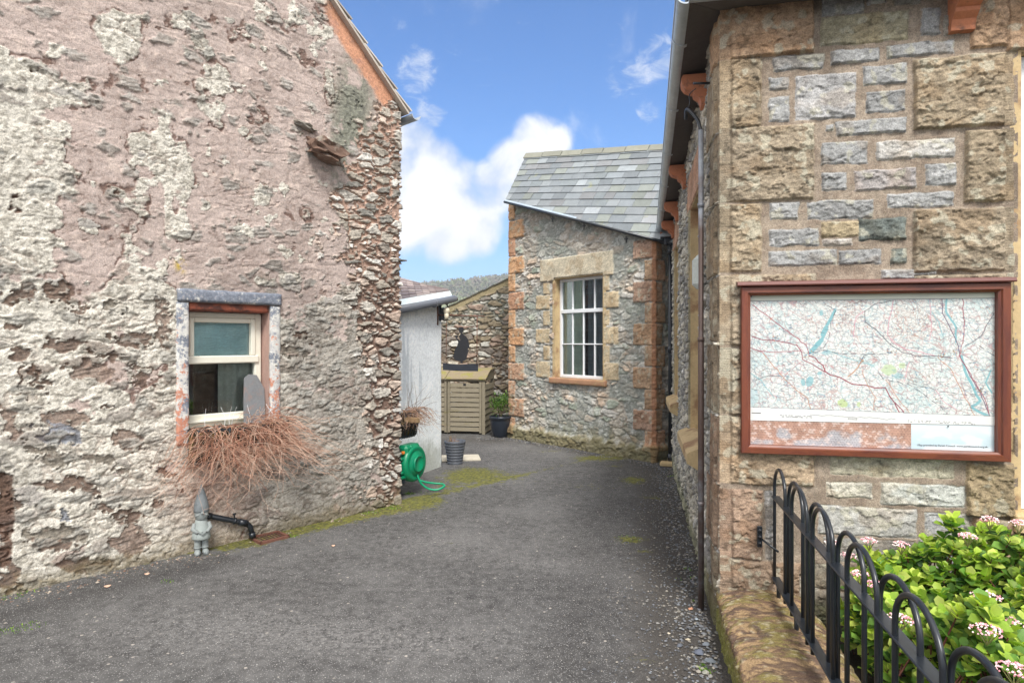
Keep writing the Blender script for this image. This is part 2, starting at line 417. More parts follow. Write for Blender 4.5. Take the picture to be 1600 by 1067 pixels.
base = n.mix(n.m('MULTIPLY', A('grav'), 1.0, clamp=True), base, soil)
mm = n.ramp(n.m('ADD', A('moss'), n.m('MULTIPLY', n.m('SUBTRACT', n.noise(tc, 13, 9, .75).outputs[0], .5), 3.4)), .50, 1.0)
mc = n.mix(n.ramp(n.noise(tc, 30, 4, .7).outputs[0], .35, .65), (.065, .066, .014, 1), (.23, .225, .03, 1))
base = n.mix(n.m('MULTIPLY', mm, .85), base, mc)
base = n.mix(A('bed'), base, (.03, .022, .016, 1))
base = n.mix(A('far'), base, (.09, .13, .04, 1))
hgt = n.m('ADD', n.m('MULTIPLY', d1, -.35), n.m('ADD', n.m('MULTIPLY', fin, .9), n.m('MULTIPLY', mid, .8)))
bp = n.n('ShaderNodeBump', i={'Strength': .75, 'Distance': .009, 'Height': hgt})
p = n.n('ShaderNodeBsdfPrincipled', i={'Base Color': base, 'Roughness': .82, 'Specular IOR Level': .35, 'Normal': bp.outputs[0]})
n.n('ShaderNodeOutputMaterial', i={0: p.outputs[0]})
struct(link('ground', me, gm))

# ================================================================ distant hill and its wood
hx = np.linspace(-420, 260, 120); hy = np.linspace(150, 620, 70); HX, HY = np.meshgrid(hx, hy)
ridge = 44*np.exp(-((HX+20)/230)**4)*(.90+.10*np.sin(HX/41+1)) ; prof = sst(HY, 200, 470)**1.2
HZ = ridge*prof + (fbm(HX/60, HY/60, 4, 5)-.5)*8*prof - 2
fc = fbm(HX/45, HY/45, 4, 31)
hc = mixc(np.ones(HX.shape+(3,))*lin((138, 146, 92)), np.ones(HX.shape+(3,))*lin((104, 112, 82)), sst(fc, .4, .6))
me = grid_mesh('hill', HX, HY, HZ, hc)
struct(link('hill', me, mat('hill_grass', attr=True, vscale=.05, fine=.4, bump=0)))
def hill_z(x, y):
    pr = float(sst(np.array(y), 200, 470))**1.2
    return 44*math.exp(-((x+20)/230)**4)*(.90+.10*math.sin(x/41+1))*pr
wb = MB(); rnd = random.Random(4)
for k in range(2600):
    if k < 500: x = rnd.uniform(-130, 40); y = rnd.uniform(440, 480)
    else: x = rnd.uniform(-140, 30); y = rnd.uniform(230, 470)
    dens = fbm(np.array(x/38.), np.array(y/30.), 3, 77)
    if k >= 500 and y < 380 and dens < .52: continue
    z = hill_z(x, y); r_ = rnd.uniform(1.5, 3.6)*(1.0 if y > 380 else .8)
    g = rnd.random(); t_ = rnd.random()
    cA = lin((98, 100, 74)); cB = lin((128, 112, 96)); cC = lin((120, 132, 74)); cc = cA*(1-t_)+(cB if g < .6 else cC)*t_
    wb.col = tuple(float(v)*.8 for v in cc)
    vs = []; nn_ = 7
    for i in range(16):
        th = rnd.uniform(0, 6.28); ph = rnd.uniform(-.3, 1.5); q = r_*rnd.uniform(.5, 1.1)
        c_ = Vector((x+math.cos(th)*math.cos(ph)*q, y+math.sin(th)*math.cos(ph)*q, z+r_*.9+math.sin(ph)*q*1.1))
        a = Vector((rnd.gauss(0, 1), rnd.gauss(0, 1), rnd.gauss(0, 1))).normalized()*r_*.42; b = a.orthogonal().normalized()*r_*.42
        wb.add([c_-a, c_+b, c_+a], [(0, 1, 2)])
    wb.add([(x-.2, y, z-1), (x+.2, y, z-1), (x, y, z+r_*1.2)], [(0, 1, 2)])
wob = wb.build('woodland', mat('wood_far', attr=True, vscale=.1, fine=1, bump=0), None, fix=False); struct(wob, 'stuff')
# pale limestone crag below the ridge
cb = MB()
for k in range(110):
    x = rnd.uniform(-52, 12); 
    if -32 < x < -18 and rnd.random() < .6: continue
    y = 432+rnd.uniform(-3, 3); z = hill_z(x, y)+rnd.uniform(-2, 3)
    w_ = rnd.uniform(.5, 1.6); h_ = rnd.uniform(1.5, 4.5); cb.col = tuple(float(v) for v in lin((188, 196, 205))*rnd.uniform(.5, 1.0))
    cb.box((x, y, z), (w_, 2.5, h_), Matrix.Rotation(rnd.uniform(-.2, .2), 3, 'Y'), .3)
struct(cb.build('limestone_crag', mat('crag', attr=True, vscale=.3, fine=2, bump=0), None), 'structure')

# ================================================================ walls
def rubble(U, Z, w, h, s, warp=.45):
    wx = (fbm(U/w*1.4, Z/h*1.1, 4, s)-.5)*2*warp; wz = (fbm(U/w*1.4+11, Z/h*1.1+5, 4, s+3)-.5)*2*warp
    f1, f2, idd, dx, dy = worley(U/w+wx, Z/h+wz, s+50)
    g1, g2, jd, ex, ey = worley(U/w*2.1+wx*1.3, Z/h*1.7+wz*1.3, s+90)
    sub = idd < .38                                             # some cells break into small stones
    e = np.where(sub, np.minimum((g2-g1)*.62, (f2-f1)*1.0+.04), f2-f1); idd = np.where(sub, jd, idd)
    tilt = np.where(sub, ex*(jd-.5)+ey*.5, dx*(idd-.5)*1.2+dy*(np.modf(idd*7.3)[0]-.2)*1.1)
    return e, idd, tilt
wall_m = mat('rubble_wall', attr=True, rough=.92, var=.14, vscale=48, fine=150, finev=.50, bump=.8, bdist=.004, spec=.25)

CW = Wall([OL-dL*5.2, OL+dL*3.09, OL+dL*3.09-nL*5.5], u0=5.2, rc=.05)
def topC(u):                                                    # gable line of the cottage
    return np.where(u <= 3.09, np.where(u > -.95, 3.93+(3.09-u)*.955, 3.93+4.04*.955-(-.95-u)*.955), 3.96)
def fnC(U, Z):
    uu = np.where(U > 3.09, 6.18-U, U)
    X = OL[0]+dL[0]*uu; Y = OL[1]+dL[1]*uu
    PX = 800+F*X/np.maximum(Y, .6); PY = 533.5-F*(Z-1.6)/np.maximum(Y, .6)
    PX = np.where(Y < .6, -900, PX)
    one = np.ones(U.shape+(3,))
    nA = fbm(U*4.2, Z*4.2, 6, 1, .58)-.5; nB = fbm(U*11, Z*11, 5, 2, .6)-.5; nC = fbm(U*34, Z*40, 4, 3)-.5; nD = fbm(U*90, Z*100, 3, 4)-.5
    # ---- fields of the two renders
    B = lambda cx, cy, rx, ry, k: k*np.exp(-(((PX-cx)/rx)**2+((PY-cy)/ry)**2)**1.5)
    cr = -.42 + 1.0*sst(PY + .10*PX, 430, 520) + .75*(1-sst(PX, 60, 120))*sst(PY, 60, 120)
    cr += B(238,240,38,62,1.1)+B(335,150,34,52,.95)+B(285,285,16,60,1.0)+B(180,60,44,40,.9)+B(115,150,40,30,.45)+B(60,300,60,110,.5)+B(250,30,50,18,.5)\
        + B(205,440,50,60,1.0)+B(285,360,26,24,.9)+B(262,320,9,60,.9)+B(300,40,40,22,.55)+B(395,45,36,26,.4)+B(490,70,22,18,.3)
    cr -= B(330,420,80,40,.8)+B(450,440,90,50,.9)+B(130,400,70,40,.55)+B(110,640,34,30,.5)+B(215,580,50,26,.5)+B(200,690,40,28,.35)+B(160,760,60,34,.3)
    cr = cr + nA*1.55 + nB*.45 + 1.1*sst(fbm(U*6.5, Z*8, 4, 171), .62, .72)*(PX < 520) - .5*sst(fbm(U*5, Z*6, 4, 172), .60, .70)
    rb = sst(PX + nB*90 + nA*60, 512, 552) * np.where(PY > 420, sst(PX+nB*80 + nA*50, 522+.16*(np.minimum(PY, 610)-420), 566+.16*(np.minimum(PY, 610)-420)), 1.0)
    rb = rb*sst(PY + nB*90+nA*60, 205+(560-PX)*1.2, 235+(560-PX)*1.2)
    rb = np.where(U > 3.06, 1.0, rb)
    f, jdd, tl = rubble(U+.05*nB, Z, .165, .082, 300, .42); s2 = sst(f+.25*nC, .10, .22)
    rb = sst(rb+.9*(s2-.5)*(1-rb)*sst(rb, .02, .3)+.35*(s2-.4)*np.exp(-((PX-505-.10*np.maximum(PY-420, 0))/34)**2)*(PY > 230)*(jdd > .35), .22, .55)
    grn = np.exp(-(((PX-548+(PY-180)*.12)/34)**4+((PY-195)/110)**4))*sst(PX+nB*20, 508, 520)
    # ---- stones poking through everywhere
    e, idd, tilt = rubble(U+.08*nA, Z, .155, .085, 200, .42)
    st = sst(e, .04, .24)
    strata = ridg(U*9+Z*5, Z*34-U*6, 4, 60)-.5
    lump = fbm(U*7, Z*11, 5, 70, .6)-.5
    # ---- base: render over lumpy stones
    E, I2, T2_ = rubble(U+.06*nA, Z, .25, .115, 220, .5); bst = sst(E, .0, .42)
    lowz = sst(PY, 300, 480)
    cmk = sst(cr, -.08, .05)*lowz
    render_h = .012 + (.003+.004*cmk)*bst + (.009+.001*cmk)*lump + (.004+.004*cmk)*T2_*bst + .005*nB + .0025*nC + .0015*nD + .006*(ridg(U*11-Z*5, Z*15+U*5, 3, 83)-.5)*sst(nA+nB, -.1, .2)
    dent = sst(ridg(U*8+3*nA, Z*17-U*3, 4, 81)+.3*nB, .78, .93)
    render_h -= .006*dent*sst(PY, 60, 260)
    pink = mixc(one*lin((194, 177, 168)), one*lin((166, 149, 140)), sst(nA*.8+nC+nD*.6, -.14, .26))
    pink = mixc(pink, one*lin((212, 194, 182)), sst(nB+.3*nC, .08, .20)*.6)
    pink = mixc(pink, one*lin((140, 118, 110)), dent*.35)
    cream = mixc(one*lin((222, 216, 203)), one*lin((166, 160, 148)), sst(nC*1.3+nB*.5+nD*1.1+nA*.3, -.06, .26))
    grey = mixc(one*lin((176, 170, 160)), one*lin((130, 122, 112)), sst(nC+nB*.8+nD*.6, -.12, .28))
    gz_ = sst(PX, 425, 470)*sst(PY, 440, 500)
    cream = mixc(cream, grey, gz_)
    cmask = sst(cr+.35*nC+.2*nD, -.03, .05)
    col = mixc(pink, cream, cmask)
    h = render_h + cmask*(.004 + .008*nC + .005*nD)
    gap = (1-sst(E+.25*nC, .02, .12))*sst(fbm(U*3.3, Z*5, 4, 133), .44, .58)*(1-rb)*np.maximum(cmask*.9, .25)
    gap = gap*(1-gz_*.6)
    gap = gap*.55
    col = mixc(col, mixc(one*lin((140, 118, 104)), one*lin((104, 86, 76)), sst(nC, -.1, .2)), gap*.85); h = h - gap*.008
    bare = cmask*(np.modf(I2*9.7)[0] > .74)*sst(E+.3*nC+.3*nB, .18, .34)*(1-gz_*.5)
    col = mixc(col, pal(np.modf(I2*5.3)[0], [(150,142,134),(166,160,154),(136,124,114),(160,140,130)])*(1+.5*nC[..., None]), bare*.75)
    # halo of dark damp render round the cream patches
    halo = sst(cr, -.20, -.12)*(1-sst(cr, -.06, 0.0))*sst(nB+nA*.3, -.10, .06)*(1-gz_)
    col = mixc(col, one*lin((116, 92, 82)), halo*.9); h = h - .006*halo
    # holes where the render has gone: brown earth mortar, broken stone
    isl = np.zeros(U.shape); isc = np.zeros(U.shape+(3,))
    jx = PX + nB*46 + nC*30 + nA*16; jy = PY + nB*26 + nC*16 + nA*10
    for cx, cy, rx, ry, cc_ in [(210,215,90,22,0),(440,195,80,20,0),(300,310,85,30,1),(475,340,42,24,0),(215,462,85,26,1),(190,515,72,34,2),(425,535,44,34,1),(190,592,68,24,3),(335,600,52,17,3),
            (215,675,112,22,0),(210,785,30,20,2),(520,745,32,13,0),(430,790,46,26,0),(175,845,112,26,3),(170,880,80,18,0),(440,872,54,58,1),(290,950,92,34,0),(30,60,40,28,0),(95,45,32,36,0),(200,40,38,42,0),
            (60,245,46,26,0),(40,480,34,56,1),(20,730,28,90,0),(40,1000,34,60,0),(265,110,11,44,1),(70,330,8,70,0),(120,560,60,12,3),(545,150,22,90,1),(545,640,20,14,0),(300,700,24,18,0),(340,760,30,14,0),(600,700,10,8,0),
            (360,250,60,8,0),(370,90,40,14,3),(30,150,36,14,0),(130,330,20,40,0),(410,640,34,10,3),(480,300,40,8,1),(970,240,40,20,3),(1010,190,30,14,0),(1030,590,24,14,3),(350,420,30,8,0),(150,760,20,10,0)]:
        d_i = (np.abs((jx-cx/2.134)/(rx/2.134))**2.6+np.abs((jy-437-cy/2.134)/(ry/2.134))**2.6)
        m_i = 1-sst(d_i, .70, 1.0); c_i = lin([(112,90,77),(150,130,117),(136,140,150),(132,124,112)][cc_])
        isc = mixc(isc, one*c_i, m_i); isl = np.maximum(isl, m_i)
    isl = isl*(U < 3.0)
    hol = .0*sst(ridg(U*2.6+2*nA, Z*7.5-U*1.6, 4, 101)+.4*nB, .78, .86)*sst(PY, 300, 480)*(1-gz_*.8)*(1-rb)
    hol = np.maximum(hol, sst(B(8,820,16,90,.9)+B(20,330,24,22,.5)+B(180,410,60,14,.5)+B(60,110,20,12,.5)+B(140,250,20,16,.45)+B(75,60,16,10,.5)+B(28,210,12,40,.5) + nA*1.3+nB*.6+nC*.3, .50, .60))
    stc = pal(np.modf(idd*3.7)[0], [(150,138,126),(128,118,110),(170,164,156),(140,128,116),(118,104,94)])
    holc = mixc(one*lin((118, 92, 78)), stc, st*.6)
    holc = mixc(holc, one*lin((84, 62, 52)), sst(nC+nB, 0, .25)*.7)
    col = mixc(col, holc, hol); h = h*(1-hol) + hol*(-.012 + .020*st + .018*strata*st + .008*nC)
    icol = isc*(1+.9*nC+.7*(strata)+.4*nD)[..., None]; rim = isl*(1-isl)*4
    icol = mixc(icol, one*lin((84, 66, 56)), sst(strata+nC*.6+.25*nB, .12, .30)*.7)
    col = mixc(col, icol, isl*.88); h = h*(1-isl)+isl*(.004+.016*strata+.006*nC+.012*lump)
    # poking stones in the renders
    pk = (idd > .80)*sst(e+.5*nC, .12, .34)*(1-rb)*(1-hol)
    pc = mixc(one*lin((176, 174, 166)), one*lin((138, 134, 126)), sst(strata+nC, -.1, .25))
    col = mixc(col, pc, pk*.7); h = h + pk*(.006+.014*strata+.02*tilt)
    # cracks
    ck = np.abs(fbm(U*2.2, Z*2.2, 5, 120, .6)-.5); col = mixc(col, one*lin((95, 78, 70)), (1-sst(ck, .0012, .004))*.4*(1-rb))
    # orange strip and green-grey patch under the verge
    vd = topC(np.minimum(U, 3.09))-Z
    org = (1-sst(vd+nB*.12, .20, .30))*sst(PX, 500, 520)
    col = mixc(col, mixc(one*lin((206, 152, 122)), one*lin((188, 142, 122)), sst(nB, 0, .2)), org*(1-rb*.4)); h = np.where(org > .5, .012+.01*lump, h)
    gmk = grn*sst(vd+nB*.15, .20, .30)*(1-rb)*sst(.5+nA+nB, .2, .4)
    col = mixc(col, mixc(one*lin((140, 140, 126)), one*lin((110, 110, 100)), sst(nC, 0, .2)), gmk)
    # ---- exposed rubble strip
    mort = mixc(one*lin((190, 158, 140)), one*lin((134, 110, 97)), sst(PY, 330, 520)); mort = mixc(mort, mort*.72, sst(nC+nB, 0, .25))
    sc_ = pal(np.modf(jdd*5.1)[0], [(158,150,138),(176,170,160),(140,132,122),(196,192,184),(150,142,130),(166,148,134),(134,130,122),(182,166,152)])
    sc_ = sc_*(1.05+1.0*(strata+nC))[..., None]
    colr_ = mixc(mort, sc_, s2)
    hr = .004 + .006*nC + s2*(.012 + .014*jdd + .018*strata + .024*tl)
    col = mixc(col, colr_, rb); h = h*(1-rb)+hr*rb
    # damp and moss at the foot
    ft = 1-sst(Z+nB*.25, .02, .16)
    col = mixc(col, one*lin((112, 100, 72)), ft*.65)
    col = mixc(col, one*lin((172, 130, 112)), np.exp(-((PX-330)/70)**2-((PY-760)/70)**2)*.6)
    col = mixc(col, one*lin((206, 176, 60)), B(282,414,9,12,1)*sst(nB, -.1, .05))
    # the black paint left round the window
    col = col*(1-.16*sst(fbm(U*1.1, Z*1.1, 4, 150), .5, .7))[..., None]
    h = np.where(U > 3.0, h, h)
    col = col*(1+.5*nD+.3*nC)[..., None]
    return h, col*.94
WIN_C = (1.03+.085, 1.83-.075, .92, 1.90)                       # opening (u0,u1,z0,z1)
cott = thing('stone_cottage', 'tall stone cottage gable with patchy pink and cream render and one small window', 'house', tuple(OL)+(0,))
usC = seq(-5.2, .12, -.2, .0058, 3.22, .05, 3.6, .5, 8.59); zsC = seq(-.05, .0058, 4.8, .05, 7.8)
me = CW.build('wall', usC, zsC, fnC, [WIN_C], topC); link('wall', me, wall_m, cott)

def plane_basis(W, seg):
    d = W.d[seg]; return Vector((d[0], d[1], 0)), Vector((d[1], -d[0], 0)), Vector((0, 0, 1))
dC, nC_, up = plane_basis(CW, 0)
def Mx(a, b): return Matrix((a, b, Vector((0, 0, 1)))).transposed()       # local x=a, y=b, z=up
MC = Mx(dC, nC_)

# ---- school
SC_far = (SX(9.6), 9.6); SCc = (1.156, 3.5); dF = np.array([.9793, -.2024])
SCr = (SCc[0]+dF[0]*4.6, SCc[1]+dF[1]*4.6)
uc = math.hypot(SC_far[0]-SCc[0], SC_far[1]-SCc[1])
SW = Wall([SC_far, SCc, SCr], u0=uc, rc=.018)                   # u = 0 at the corner, negative along the lane, positive on the front
def Fp(px, py): return SW.uv(px, py, 1)
def frect(x0, y0, x1, y1, c, hh, rock, marg=0.0):
    a, b = Fp(x0, y0), Fp(x1, y1); m1 = Fp(x0, y1); m2 = Fp(x1, y0)
    return [a[0], b[0], (b[1]+m1[1])/2, (a[1]+m2[1])/2, c, hh, rock, marg]
def z1(s_, x, y): return (1100+x/2.424, y/2.424)
def z3(s_, x, y): return (1140+x/2.9065, 700+y/2.9065)
rF = []
T1 = (190,152,112); T2 = (168,148,116); T3 = (160,142,114); GS = (160,160,158); TG = (168,158,124); GN = (116,126,120)
def A1(x0, y0, x1, y1, c, hh=.028, rock=.016, marg=0.0):
    a = z1(0, x0, y0); b = z1(0, x1, y1); rF.append(frect(a[0], a[1], b[0], b[1], c, hh, rock, marg))
def A3(x0, y0, x1, y1, c, hh=.028, rock=.016, marg=0.0):
    a = z3(0, x0, y0); b = z3(0, x1, y1); rF.append(frect(a[0], a[1], b[0], b[1], c, hh, rock, marg))
Q = dict(hh=.030, rock=.017, marg=.06)
for r in [(58,-60,415,222,T1),(58,227,217,500,T2),(58,480,415,765,T3),(58,773,217,1032,T2)]: A1(*r, **Q)
A1(58,1040,420,1310,T3,**Q); A1(58,1316,217,1570,T3,**Q); A1(58,1576,417,1835,(176,150,116),**Q)
A3(-40,185,150,498,(172,140,112),**Q); A3(-40,505,318,690,(168,140,112),**Q); A3(-40,700,200,900,(150,130,104),**Q)
for r in [(445,-60,605,62,GS),(612,-40,690,25,GS),(715,-60,822,26,GS),(438,58,772,170,TG),(818,34,892,138,GS),(900,60,970,140,(160,150,134)),(258,212,452,270,GS),
          (475,190,662,246,GS),(688,165,945,218,GS),(243,297,318,344,GS),(243,370,322,466,GS),(343,285,573,455,(180,178,176)),
          (600,250,767,325,GS),(610,346,760,430,GS),(492,456,768,512,GS),(456,474,488,504,GS),(440,540,616,626,GS),(652,532,946,604,(190,186,178)),
          (440,655,538,728,GS),(565,642,802,722,(166,158,154)),(836,622,952,702,GS),(688,732,942,790,GS),(246,766,357,835,GS),(388,760,640,834,GS),
          (242,868,432,934,GS),(440,838,600,900,(176,156,116)),(444,906,560,934,(200,196,190)),(583,826,764,914,GN),(243,948,500,1008,GS),(506,945,668,1004,GS),(704,943,763,1000,GN)]:
    A1(*r, hh=.021, rock=.012)
A1(668,1020,880,1060,GS); 
for r in [(788,215,1168,488,T2),(980,494,1168,768,T2),(785,790,1168,1032,T3),(1000,-60,1240,182,T1)]: A1(*r, hh=.036, rock=.018, marg=-.045 if r[0] < 990 else -.04)
A1(785,1040,1168,1300,T3,hh=.036,rock=.018,marg=-.045); A1(980,1306,1168,1560,T3,hh=.036,rock=.018,marg=-.045)
for r in [(452,-60,1012,128,(186,178,150)),(432,152,648,224,(184,178,160)),(680,160,1064,262,(184,186,176)),(400,264,848,398,(176,174,166)),
          (880,290,1086,430,GS),(852,410,1086,520,GS),(420,410,840,520,(150,146,138)),(330,530,700,640,(150,140,120)),(710,530,1086,640,GS)]: A3(*r, hh=.016, rock=.010)
A3(1066,66,1284,308,(180,156,112),hh=.036,rock=.018); A3(1095,316,1284,560,(172,140,104),hh=.036,rock=.018); A3(160,188,205,500,(160,156,150),hh=.012,rock=.01)
A3(1095,570,1284,800,(150,130,100),hh=.036,rock=.018); A3(330,650,700,800,(140,132,118)); A3(710,650,1090,800,GS)
# quoins on the lane side of the corner
zq = [3.6, 3.155, 2.76, 2.37, 1.97, 1.59, 1.19, .81, .43, .18, -.1]
for k in range(10):
    L_ = .46 if k % 2 == 1 else .26
    rF.append([-L_, -.002, zq[k+1]+.006, zq[k]-.006, (T1, T2, T3, T2, T3, T3, (170,140,112), (170,140,112), (150,130,104), (140,124,98))[k], .030, .007, -.07])
# dressed window surrounds on the lane side: far jambs in long and short stones
LW = [(-1.95, -1.05, .86, 2.72), (-4.35, -3.55, .95, 2.72)]     # openings (u0,u1,z0,z1) of the side windows
for a, b, c_, d_ in LW:
    z_ = c_
    for k in range(5):
        w_ = .11 if k % 2 else .15
        rF.append([a-w_, a-.001, z_+.004, z_+.368, (176,162,120), .020, .003, 0.0]); rF.append([b+.001, b+w_, z_+.004, z_+.368, (176,162,120), .020, .003, 0.0]); z_ += (d_-c_)/5
    rF.append([a-.2, b+.2, d_+.004, d_+.30, (200,150,112), .024, .003, 0.0])
WF = (1.447, 2.62, .74, 3.06)                                   # front window opening
rF.append([1.38, 2.9, WF[3]+.004, 3.6, T1, .036, .006, 0.0])
for k in range(7): rF.append([2.63, 2.63+(.18 if k % 2 else .32), .7+k*.39, 1.08+k*.39, T2, .036, .018, 0.0])
def fnS(U, Z):
    one = np.ones(U.shape+(3,)); nA = fbm(U*5, Z*5, 4, 401)-.5; nB = fbm(U*13, Z*13, 4, 402)-.5; nC = fbm(U*50, Z*50, 4, 403)-.5
    e, idd, tl = rubble(U, Z, .17, .075, 410, .35)
    e2, id2, tl2 = rubble(U, Z, .24, .12, 430, .16)
    side = U < 0
    st = np.where(side, sst(e, .03, .2), sst(e2, .10, .26))
    strata = ridg(U*9, Z*30, 4, 440)-.5
    sc_ = pal(np.where(side, idd, id2), [(186,186,184),(164,162,158),(200,198,192),(150,148,142),(176,172,160),(140,138,134),(190,184,170)])
    sc_ = sc_*(1+.8*(strata+nC))[..., None]
    mort = mixc(one*lin((170, 155, 138)), one*lin((142, 127, 112)), sst(nB+nC, -.1, .2))*(.92+.7*nC)[..., None]
    mort = np.where(side[..., None], one*lin((150, 146, 136)), mort)
    col = mixc(mort, sc_, st*np.where(side, 1.0, .8))
    h = .003*nC + .006*nB + st*np.where(side, .014+.018*idd+.03*tl+.02*strata, .010+.016*strata+.01*tl2)
    # front: between the drawn stones only raised-joint mortar
    fr = (~side)&(U < 1.44)&(Z > .35)
    h = np.where(fr, .006*nB+.004*nC + .012, h); col = np.where(fr[..., None], mort, col)
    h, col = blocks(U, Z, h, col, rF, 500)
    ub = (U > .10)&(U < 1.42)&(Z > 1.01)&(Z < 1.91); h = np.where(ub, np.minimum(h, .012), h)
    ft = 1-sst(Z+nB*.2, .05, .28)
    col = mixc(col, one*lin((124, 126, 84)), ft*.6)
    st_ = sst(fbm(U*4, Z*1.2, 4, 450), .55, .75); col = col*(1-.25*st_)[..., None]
    gt = sst(Z, 3.30, 3.42); col = col*(1-.35*gt*(.5+nB))[..., None]        # patchily darker towards the wall top
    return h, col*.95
school = thing('school_building', 'stone school house with big sandstone quoins and orange gutter brackets on the right', 'building', (SCc[0], SCc[1], 0))
def topS(u): return np.where(u < 0, 3.40, 3.62)
usS = seq(-uc, .03, -5.2, .014, -2.4, .010, -.02, .0025, .02, .0042, 1.47, .02, 4.6); zsS = seq(-.05, .0046, 3.62)
me = SW.build('wall', usS, zsS, fnS, [WF]+LW, topS); link('wall', me, wall_m, school)
dS, nS, _ = plane_basis(SW, 0); dFr, nF, _ = plane_basis(SW, 1)

# ---- annexe (skewed gable-less wing)
AL = np.array([-.03, 10.6]); dA = np.array([-.652, .758]); Aar = AL + np.array([.652, -.758])*2.93
AW = Wall([AL+np.array([.25, 2.6]), AL, Aar, (SX(8.62)+.05, 8.62)], u0=math.hypot(.25, 2.6), rc=.03)
def Ap(px, py): return AW.uv(px, py, 1)
rA = []
def AA(x0, y0, x1, y1, c, hh=.03, rock=.012, seg=1):
    a = Ap(770+x0/2.0133, 200+y0/2.0133); b = Ap(770+x1/2.0133, 200+y1/2.0133); m1 = Ap(770+x0/2.0133, 200+y1/2.0133); m2 = Ap(770+x1/2.0133, 200+y0/2.0133)
    rA.append([a[0], b[0], (b[1]+m1[1])/2, (a[1]+m2[1])/2, c, hh, rock, 0.0])
O1 = (214,160,104); O2 = (206,150,108); O3 = (196,150,112); LJ = (208,184,140)
for y0, y1, b in [(236,290,0),(292,347,1),(350,404,0),(406,458,1),(460,516,0),(518,572,1),(574,629,0),(631,683,1),(685,737,0),(739,792,1),(794,848,0),(850,906,1),(908,958,0)]:
    AA(44, y0, 100 if b else 73, y1, random.choice([O1, O1, O2]) if y0 < 730 else O3)
qr = [(352,412,1),(415,480,0),(483,548,1),(550,613,0),(615,683,1),(685,750,0),(752,820,1),(822,885,0),(887,950,1),(952,1016,0)]
for y0, y1, b in qr: AA(444 if b else 480, y0, 506, y1, random.choice([T1, O3, (190,150,120)]))
for y0, y1, b in [(487,524,0),(527,571,1),(575,622,0),(632,676,1),(684,730,0),(734,784,1)]: AA(137 if b else 160, y0, 181, y1, LJ, .018, .006)
for y0, y1, b in [(459,512,0),(515,566,1),(572,621,0),(625,679,1),(684,736,0),(738,793,1)]: AA(348, y0, 398 if b else 369, y1, LJ, .018, .006)
AA(152,402,381,474,(206,192,160),.030,.003)
uA = AW.u
for y0, y1, b in qr:                                            # the same courses round the arris
    za = Ap(1022, 200+y0/2.0133)[1]; zb = Ap(1022, 200+y1/2.0133)[1]
    rA.append([uA[2]+.004, uA[2]+(.13 if b else .19), zb, za, random.choice([T1, O3]), .03, .012, 0.0])
WA = (Ap(868, 500)[0], Ap(943, 500)[0], 1.045, 2.56)
def fnA(U, Z):
    one = np.ones(U.shape+(3,)); nA = fbm(U*3, Z*3, 5, 601)-.5; nB = fbm(U*10, Z*10, 4, 602)-.5; nC = fbm(U*36, Z*40, 4, 603)-.5
    e, idd, tl = rubble(U, Z, .22, .095, 610, .5); st = sst(e+.3*nC, .05, .30); strata = ridg(U*8, Z*26, 4, 640)-.5
    sc_ = pal(idd, [(168,164,156),(186,180,168),(156,158,152),(200,194,182),(166,158,146),(146,142,134),(192,188,180),(150,156,142),(190,170,150)])
    sc_ = sc_*(1+.8*(strata+nC))[..., None]
    mort = mixc(one*lin((178, 168, 154)), one*lin((152, 154, 146)), sst(nA, -.06, .06))*(1+.5*nC)[..., None]
    smear = sst(nA+.5*nB+.25*np.exp(-((U-1.5)/.9)**2-((Z-2.9)/.5)**2), -.10, .10)
    col = mixc(mort, sc_, st*(1-.65*smear))
    h = .006*nC+.006*nB + st*(.008+.012*idd+.03*tl+.020*strata)*(1-.55*smear)
    col = mixc(col, one*lin((206, 206, 200)), sst(nB+nC*.7, .14, .26)*.55)
    ft = 1-sst(Z+nB*.5, .10, .45); col = mixc(col, one*lin((118, 112, 82)), ft*.6)
    h, col = blocks(U, Z, h, col, rA, 700)
    fl = np.exp(-((U-uA[2])/.022)**4)*(Z < 3.0); h = h+.018*fl; col = mixc(col, one*lin((188, 132, 96)), fl*.8)
    pl = (1-sst(Z+nB*.12, .16, .24)); h = h+.05*pl; col = mixc(col, one*lin((120, 112, 78))*(1+nC[..., None]), pl*.7)
    return h, col
annex = thing('school_annexe', 'rubble stone annexe with orange quoins, slate roof and white multi-pane window closing the lane', 'building', (AL[0], AL[1], 0))
zL, zR = 3.93, 2.93
def topA(u): return np.clip(zL - (u-0)*(zL-zR)/2.93, zR-.03, zL+.3)
usA = seq(-2.6, .06, -.1, .011, 2.98, .012, uA[3]); zsA = seq(-.05, .011, 4.25)
me = AW.build('wall', usA, zsA, fnA, [WA], topA); link('wall', me, wall_m, annex)

